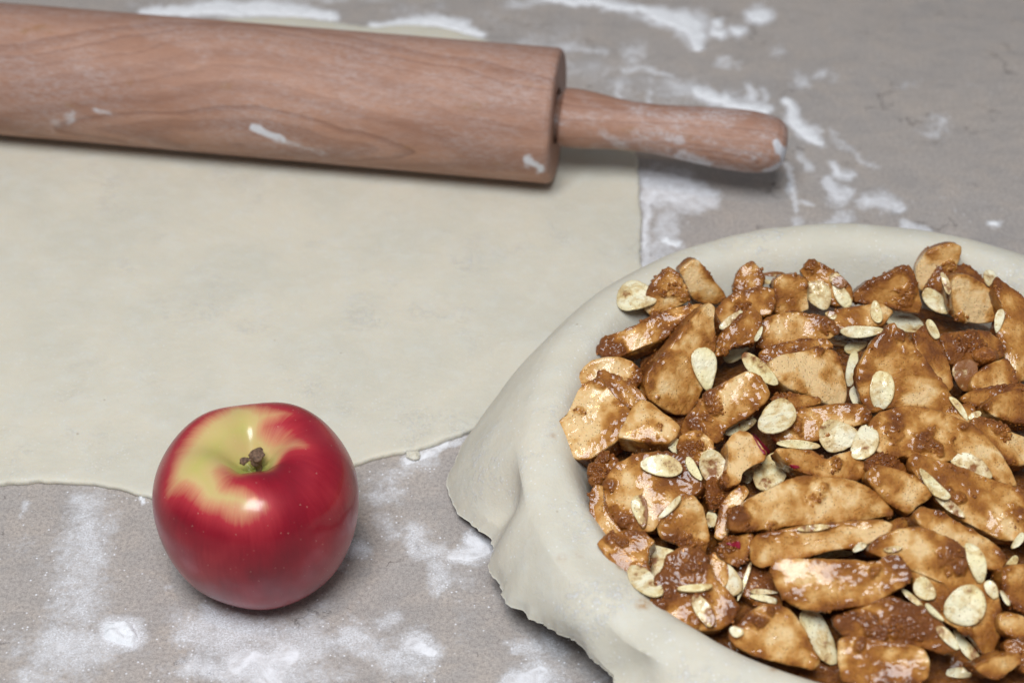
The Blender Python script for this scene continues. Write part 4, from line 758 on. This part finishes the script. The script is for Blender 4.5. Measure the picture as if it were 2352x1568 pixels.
# ------------------------------------------------------------------ almond slices: (region, x, y, half length, half width, angle clockwise, syrup, label)
AL = [
('A',790,715,195,138,5,.05,'almond slice with brown smears resting on the bare dough at the back left rim'),
('A',2030,580,88,24,5,.0,'clean white sliver lying flat at the back, left of the square orange block'),
('A',2115,508,115,26,3,.3,'edge-on tan almond sliver touching the small peaked chunk at the back'),
('A',1730,945,150,50,-35,.25,'translucent narrow almond on the syrupy knob'),
('A',1965,1080,85,20,-64,.0,'thin white almond edge standing upright right of the syrupy knob'),
('A',1765,1232,172,88,-38,.02,'clean greenish-white almond just below the syrupy knob'),
('A',1450,1405,205,115,76,.10,'pale upright oval almond with yellow tip beside the long tapering wedge'),
('A',1990,1425,215,82,44,.20,'pinkish almond slanting down right above the large rounded orange chunk'),
('B',390,705,158,115,62,.35,'large translucent almond with brown centre on the square orange block'),
('B',610,715,145,62,55,.15,'tan almond slanting at the back, right of the large translucent one'),
('B',575,580,100,60,45,.35,'brownish almond topmost at the back peak above the slanting tan one'),
('B',935,872,105,58,78,.18,'small blunt tan almond on the flat tan slice'),
('B',505,902,62,34,20,.25,'very small almond chip on the left end of the flat tan slice'),
('B',1190,962,205,92,18,.08,'big clean yellow-white almond behind the tip of the broad peaked wedge'),
('B',797,1055,200,60,-3,.08,'white lens-shaped almond lying level left of the broad peaked wedge'),
('B',1518,772,175,82,42,.22,'cream almond with glint at the left of the pale rounded block'),
('B',1612,598,118,34,68,.2,'narrow upright almond sliver on the brown piece behind the cream one'),
('B',1480,1050,110,46,58,.3,'dull almond right of the big clean one, half sunk in syrup'),
('B',1783,1470,158,112,84,.75,'almond with a broad stripe of syrup down its middle at upper right'),
('G',990,208,205,112,96,.22,'long greenish almond stuck on the left face of the broad peaked wedge'),
('B',735,1215,110,48,-18,.05,'broken white almond scrap left of the broad peaked wedge'),
('B',705,1425,165,60,100,.0,'bright white ragged almond standing between gold chunk and peaked wedge'),
('G',735,250,95,52,90,.04,'cream almond below the bright white ragged one'),
('B',2115,950,115,44,100,.12,'tan almond edge against the right side of the pale rounded block'),
('B',2025,565,95,52,62,.3,'light almond chip at the back right peak behind the pale block'),
('B',560,1172,110,38,5,.55,'syrup-coated flat almond under the level lens-shaped one'),
('C',1120,930,208,102,4,.08,'pale almond lying on the top edge of the domed chunk'),
('C',1615,940,178,140,62,.24,'round white almond with syrup at its foot, left of the red-skinned piece'),
('C',1850,545,172,78,-14,.06,'half-moon greenish almond right above the red-skinned piece'),
('G',-10,478,190,150,-38,.12,'round pale almond in the pie centre touching the half-moon one'),
('C',2172,985,205,152,-62,.32,'large wet shining almond right of the red-skinned piece'),
('C',1945,985,128,74,-66,.2,'translucent almond partly under the large wet shining one'),
('C',1250,735,115,66,25,.05,'yellowish almond half hidden right of the cube-like chunk'),
('C',918,1360,160,74,82,.32,'curled upright almond at the front of the domed chunk'),
('C',1420,965,130,44,60,.12,'narrow cream almond tucked left under the round white one'),
('C',1215,1330,140,34,-46,.1,'thin almond edge between domed chunk and smooth triangular wedge'),
('G',185,722,205,44,3,.06,'level ribbon-like white almond curl below the round pale one'),
('G',572,642,182,160,5,.14,'roundest flat cream almond just right of centre'),
('G',838,702,195,112,-66,.14,'knobbly peanut-shaped almond leaning on the roundest one'),
('G',1728,372,145,32,53,.1,'slim white almond on edge at the right end of the peaked wedge'),
('G',1882,450,70,34,-20,.1,'small white almond chip right of the slim one on edge'),
('G',1850,920,225,80,24,.28,'glassy translucent almond lying on the crescent slice'),
('G',1480,1128,195,56,44,.18,'long almond sliver on the white-cored slice'),
('G',1625,1298,205,48,38,.15,'lower and longer of two parallel slivers below the white-cored slice'),
('G',935,428,70,28,-12,.05,'small white chip at the foot of the long greenish almond'),
('C',1600,1450,80,60,80,.0,'bright white almond bit left of the pale curved sliver'),
('E',820,400,240,152,6,.16,'big white oval almond, glossy gold at left, near the lower left rim'),
('E',690,610,215,96,38,.10,'greyish almond partly beneath the big white oval one'),
('E',1170,665,172,36,-4,.04,'curved white sliver lying right below the big white oval almond'),
('E',1240,870,168,84,58,.34,'syrup-stained almond low on the rounded syrupy chunk'),
('E',1505,575,172,88,66,.18,'cream almond on the small specked chunk'),
('E',1640,590,190,24,-70,.15,'very thin almond seen edge-on with dark skin at its base'),
('E',1832,762,145,36,12,.2,'flat almond down in the dark hollow, nearer the front'),
('E',1815,695,135,26,4,.1,'flat almond deep in the dark hollow, farther back'),
('E',1558,1075,54,66,100,.02,'tiny white almond nub at the left end of the glistening chunk'),
('F',375,1110,330,118,62,.12,'large long cream almond standing between the bottom chunks'),
('F',1890,402,200,84,66,.10,'greenish lens-shaped almond upright on the largest round-shouldered piece'),
('F',1790,830,222,180,-52,.06,'biggest oval almond near the lower right corner'),
('F',1400,670,135,88,48,.14,'milky half-sunk almond left of the biggest oval one'),
('F',2042,680,110,54,66,.1,'pink-white almond right of the greenish upright one'),
('F',1483,892,120,26,46,.04,'thin white sliver left of the biggest oval almond'),
('F',1620,1130,160,50,48,.16,'upper of two curled almonds below the biggest oval one'),
('F',1795,1230,190,56,52,.12,'lower of two curled almonds below the biggest oval one'),
('F',1290,755,130,30,38,.25,'thin brown-edged sliver at the right tip of the flat-cut chunk'),
('F',2232,418,80,44,-46,.08,'small pale almond at the right edge beside the rib-like slice'),
('F',2178,755,85,24,62,.15,'small tan sliver at the right edge above the low orange piece'),
('F',1740,1470,140,54,0,.05,'pale almond lying low in the shadow at the bottom'),
('F',530,335,195,30,-3,.1,'flat almond edge showing between the long narrow slice and flat-cut chunk'),
('F',775,262,75,36,-35,.04,'small white chip right of the long narrow slice'),
('F',1095,285,95,28,-8,.12,'small flat almond at the back edge of the flat-cut chunk'),
('F',345,85,165,32,-6,.12,'flat almond sandwiched beneath the long half-moon slice'),
('F',2290,205,100,36,-52,.1,'slanting almond at the right frame edge below the white-cored slice'),
]
GA = 'almond slices scattered over the filling'
def make_almond(i, key, x, y, a, b, ang, syr, label):
    c = reg(key, [(x, y)])[0]; a *= .24; b *= .24; ca, sa = math.cos(math.radians(ang)), math.sin(math.radians(ang))
    e1, e2 = np.array([ca, sa]), np.array([-sa, ca]); pts = []
    for s1, s2 in [(0, 0), (.7, 0), (-.7, 0), (0, .7), (0, -.7), (.45, .45), (-.45, .45), (.45, -.45), (-.45, -.45)]:
        q = c+e1*a*s1+e2*b*s2; h = hit(*q, tree)
        if h[0] is not None: pts.append(np.array(h[0]))
    pts = np.array(pts); p0 = np.median(pts, 0)
    # keep only points near the surface under the centre, then the plane through them
    hc = hit(*c, tree); p0 = np.array(hc[0]); near = pts[np.linalg.norm(pts-p0, axis=1) < max(a, b)/60*1.6]
    vd = -ray(*c); vd /= np.linalg.norm(vd)
    if len(near) >= 4:
        u_, s_, vt = np.linalg.svd(near-near.mean(0)); n = vt[2]; n = n if n@vd > 0 else -n
    else: n = np.array(hc[1]); n = n if n@vd > 0 else -n
    n = n*.9+vd*.16; n /= np.linalg.norm(n)
    if n@vd < .5: n = n*.4+vd*.6; n /= np.linalg.norm(n)
    if n[2] < .62: n = n+np.array([0, -.15, .62-n[2]+.25]); n /= np.linalg.norm(n)
    up_ = max(((q-p0)@n for q in (near if len(near) else [p0])), default=0); up_ = min(max(up_, 0), .35)
    base = p0+n*(up_*.85+.03)
    if not any(w in label for w in ('beneath', 'under', 'sandwiched', 'partly', 'half', 'sunk', 'deep', 'dark hollow', 'behind', 'between', 'tucked', 'shadow')):
        for step_ in range(14):       # rest it on top of whatever would cover it
            bad = 0; tot = 0
            for s1, s2 in [(0, 0), (.8, 0), (-.8, 0), (0, .8), (0, -.8), (.55, .55), (-.55, .55), (.55, -.55), (-.55, -.55)]:
                q = c+e1*a*s1+e2*b*s2; h = hit(*q, tree); d_ = np.linalg.norm(onplane(*q, base, n)-CAM)
                tot += 1; bad += h[0] is not None and np.linalg.norm(np.array(h[0])-CAM) < d_-.01
            if bad <= 1: break
            base = base+vd*.07
    N = 72; tt = np.linspace(0, 2*np.pi, N, endpoint=False)
    r_ = np.random.default_rng(100+i); tip = r_.uniform(-.2, .26); 
    rad = 1+.06*np.sin(2*tt+r_.uniform(0, 6))+.05*np.sin(3*tt+r_.uniform(0, 6))+.018*noise(np.c_[np.cos(tt), np.sin(tt), 0*tt], 3.3, i)+.018*noise(np.c_[np.cos(tt), np.sin(tt), 0*tt], 9, i)
    ex, ey = np.cos(tt)*rad, np.sin(tt)*rad*(1-tip*np.cos(tt))
    if i % 7 == 3: ex = np.where(ex > .72, .72+(ex-.72)*.3+.05*noise(np.c_[ey*5, ex, ex], 1, i), ex)   # snapped end
    px = c+ex[:, None]*a*e1+ey[:, None]*b*e2
    P = np.array([onplane(qx, qy, base, n) for qx, qy in px]); cen = P.mean(0); size = np.linalg.norm(P-cen, axis=1).max()
    tk = .085; scl = np.r_[np.linspace(.02, .9, 14), .96, .99, 1, 1, .98, .9, .5, .02]; zz = np.r_[np.full(14, tk), tk*.97, tk*.85, tk*.6, tk*.3, .0, -.0, 0, 0]
    rows = [cen+(P-cen)*s_+n*z_ for s_, z_ in zip(scl, zz)]; V = np.vstack(rows); Fq = gridfaces(N, len(rows), True)
    L_ = (V-cen); xa = L_@((P[0]-cen)/np.linalg.norm(P[0]-cen)); cv = r_.uniform(-.28, .22)
    V = V+n*(cv*(xa**2)/max(size, .3))[:, None]+n*(.035*noise(V, 1.6, i)+.01*noise(V, 5, i))[:, None]
    # shallow groove of the split along the middle
    lateral = np.linalg.norm(np.cross(L_, (P[0]-cen)/np.linalg.norm(P[0]-cen)), axis=1)
    sco = np.repeat(scl, N); V = V-n*(.022*np.exp(-(lateral/.09)**2)*(sco < .8))[:, None]
    if (vnormals(V, Fq)[:N*8]@n).mean() < 0: Fq = Fq[:, ::-1]
    Q = V-cen+i*2.7; sy = np.clip(syr+.22+.8*fbm(Q, 1.1, i, 3)+.3*fbm(Q, 3, i, 2), 0, 1)
    V = V+n*(np.clip(sy-.55, 0, 1)*.12)[:, None]
    o = obj('almond_slice', V, Fq, M_almond, origin=cen, attrs={'syrup': sy, 'edge': sstep(sco, .8, 1)}); tag(o, label, 'almond slice', GA)
for i, a_ in enumerate(AL): make_almond(i, *a_)
print('pieces', len(CH), 'almonds', len(AL))
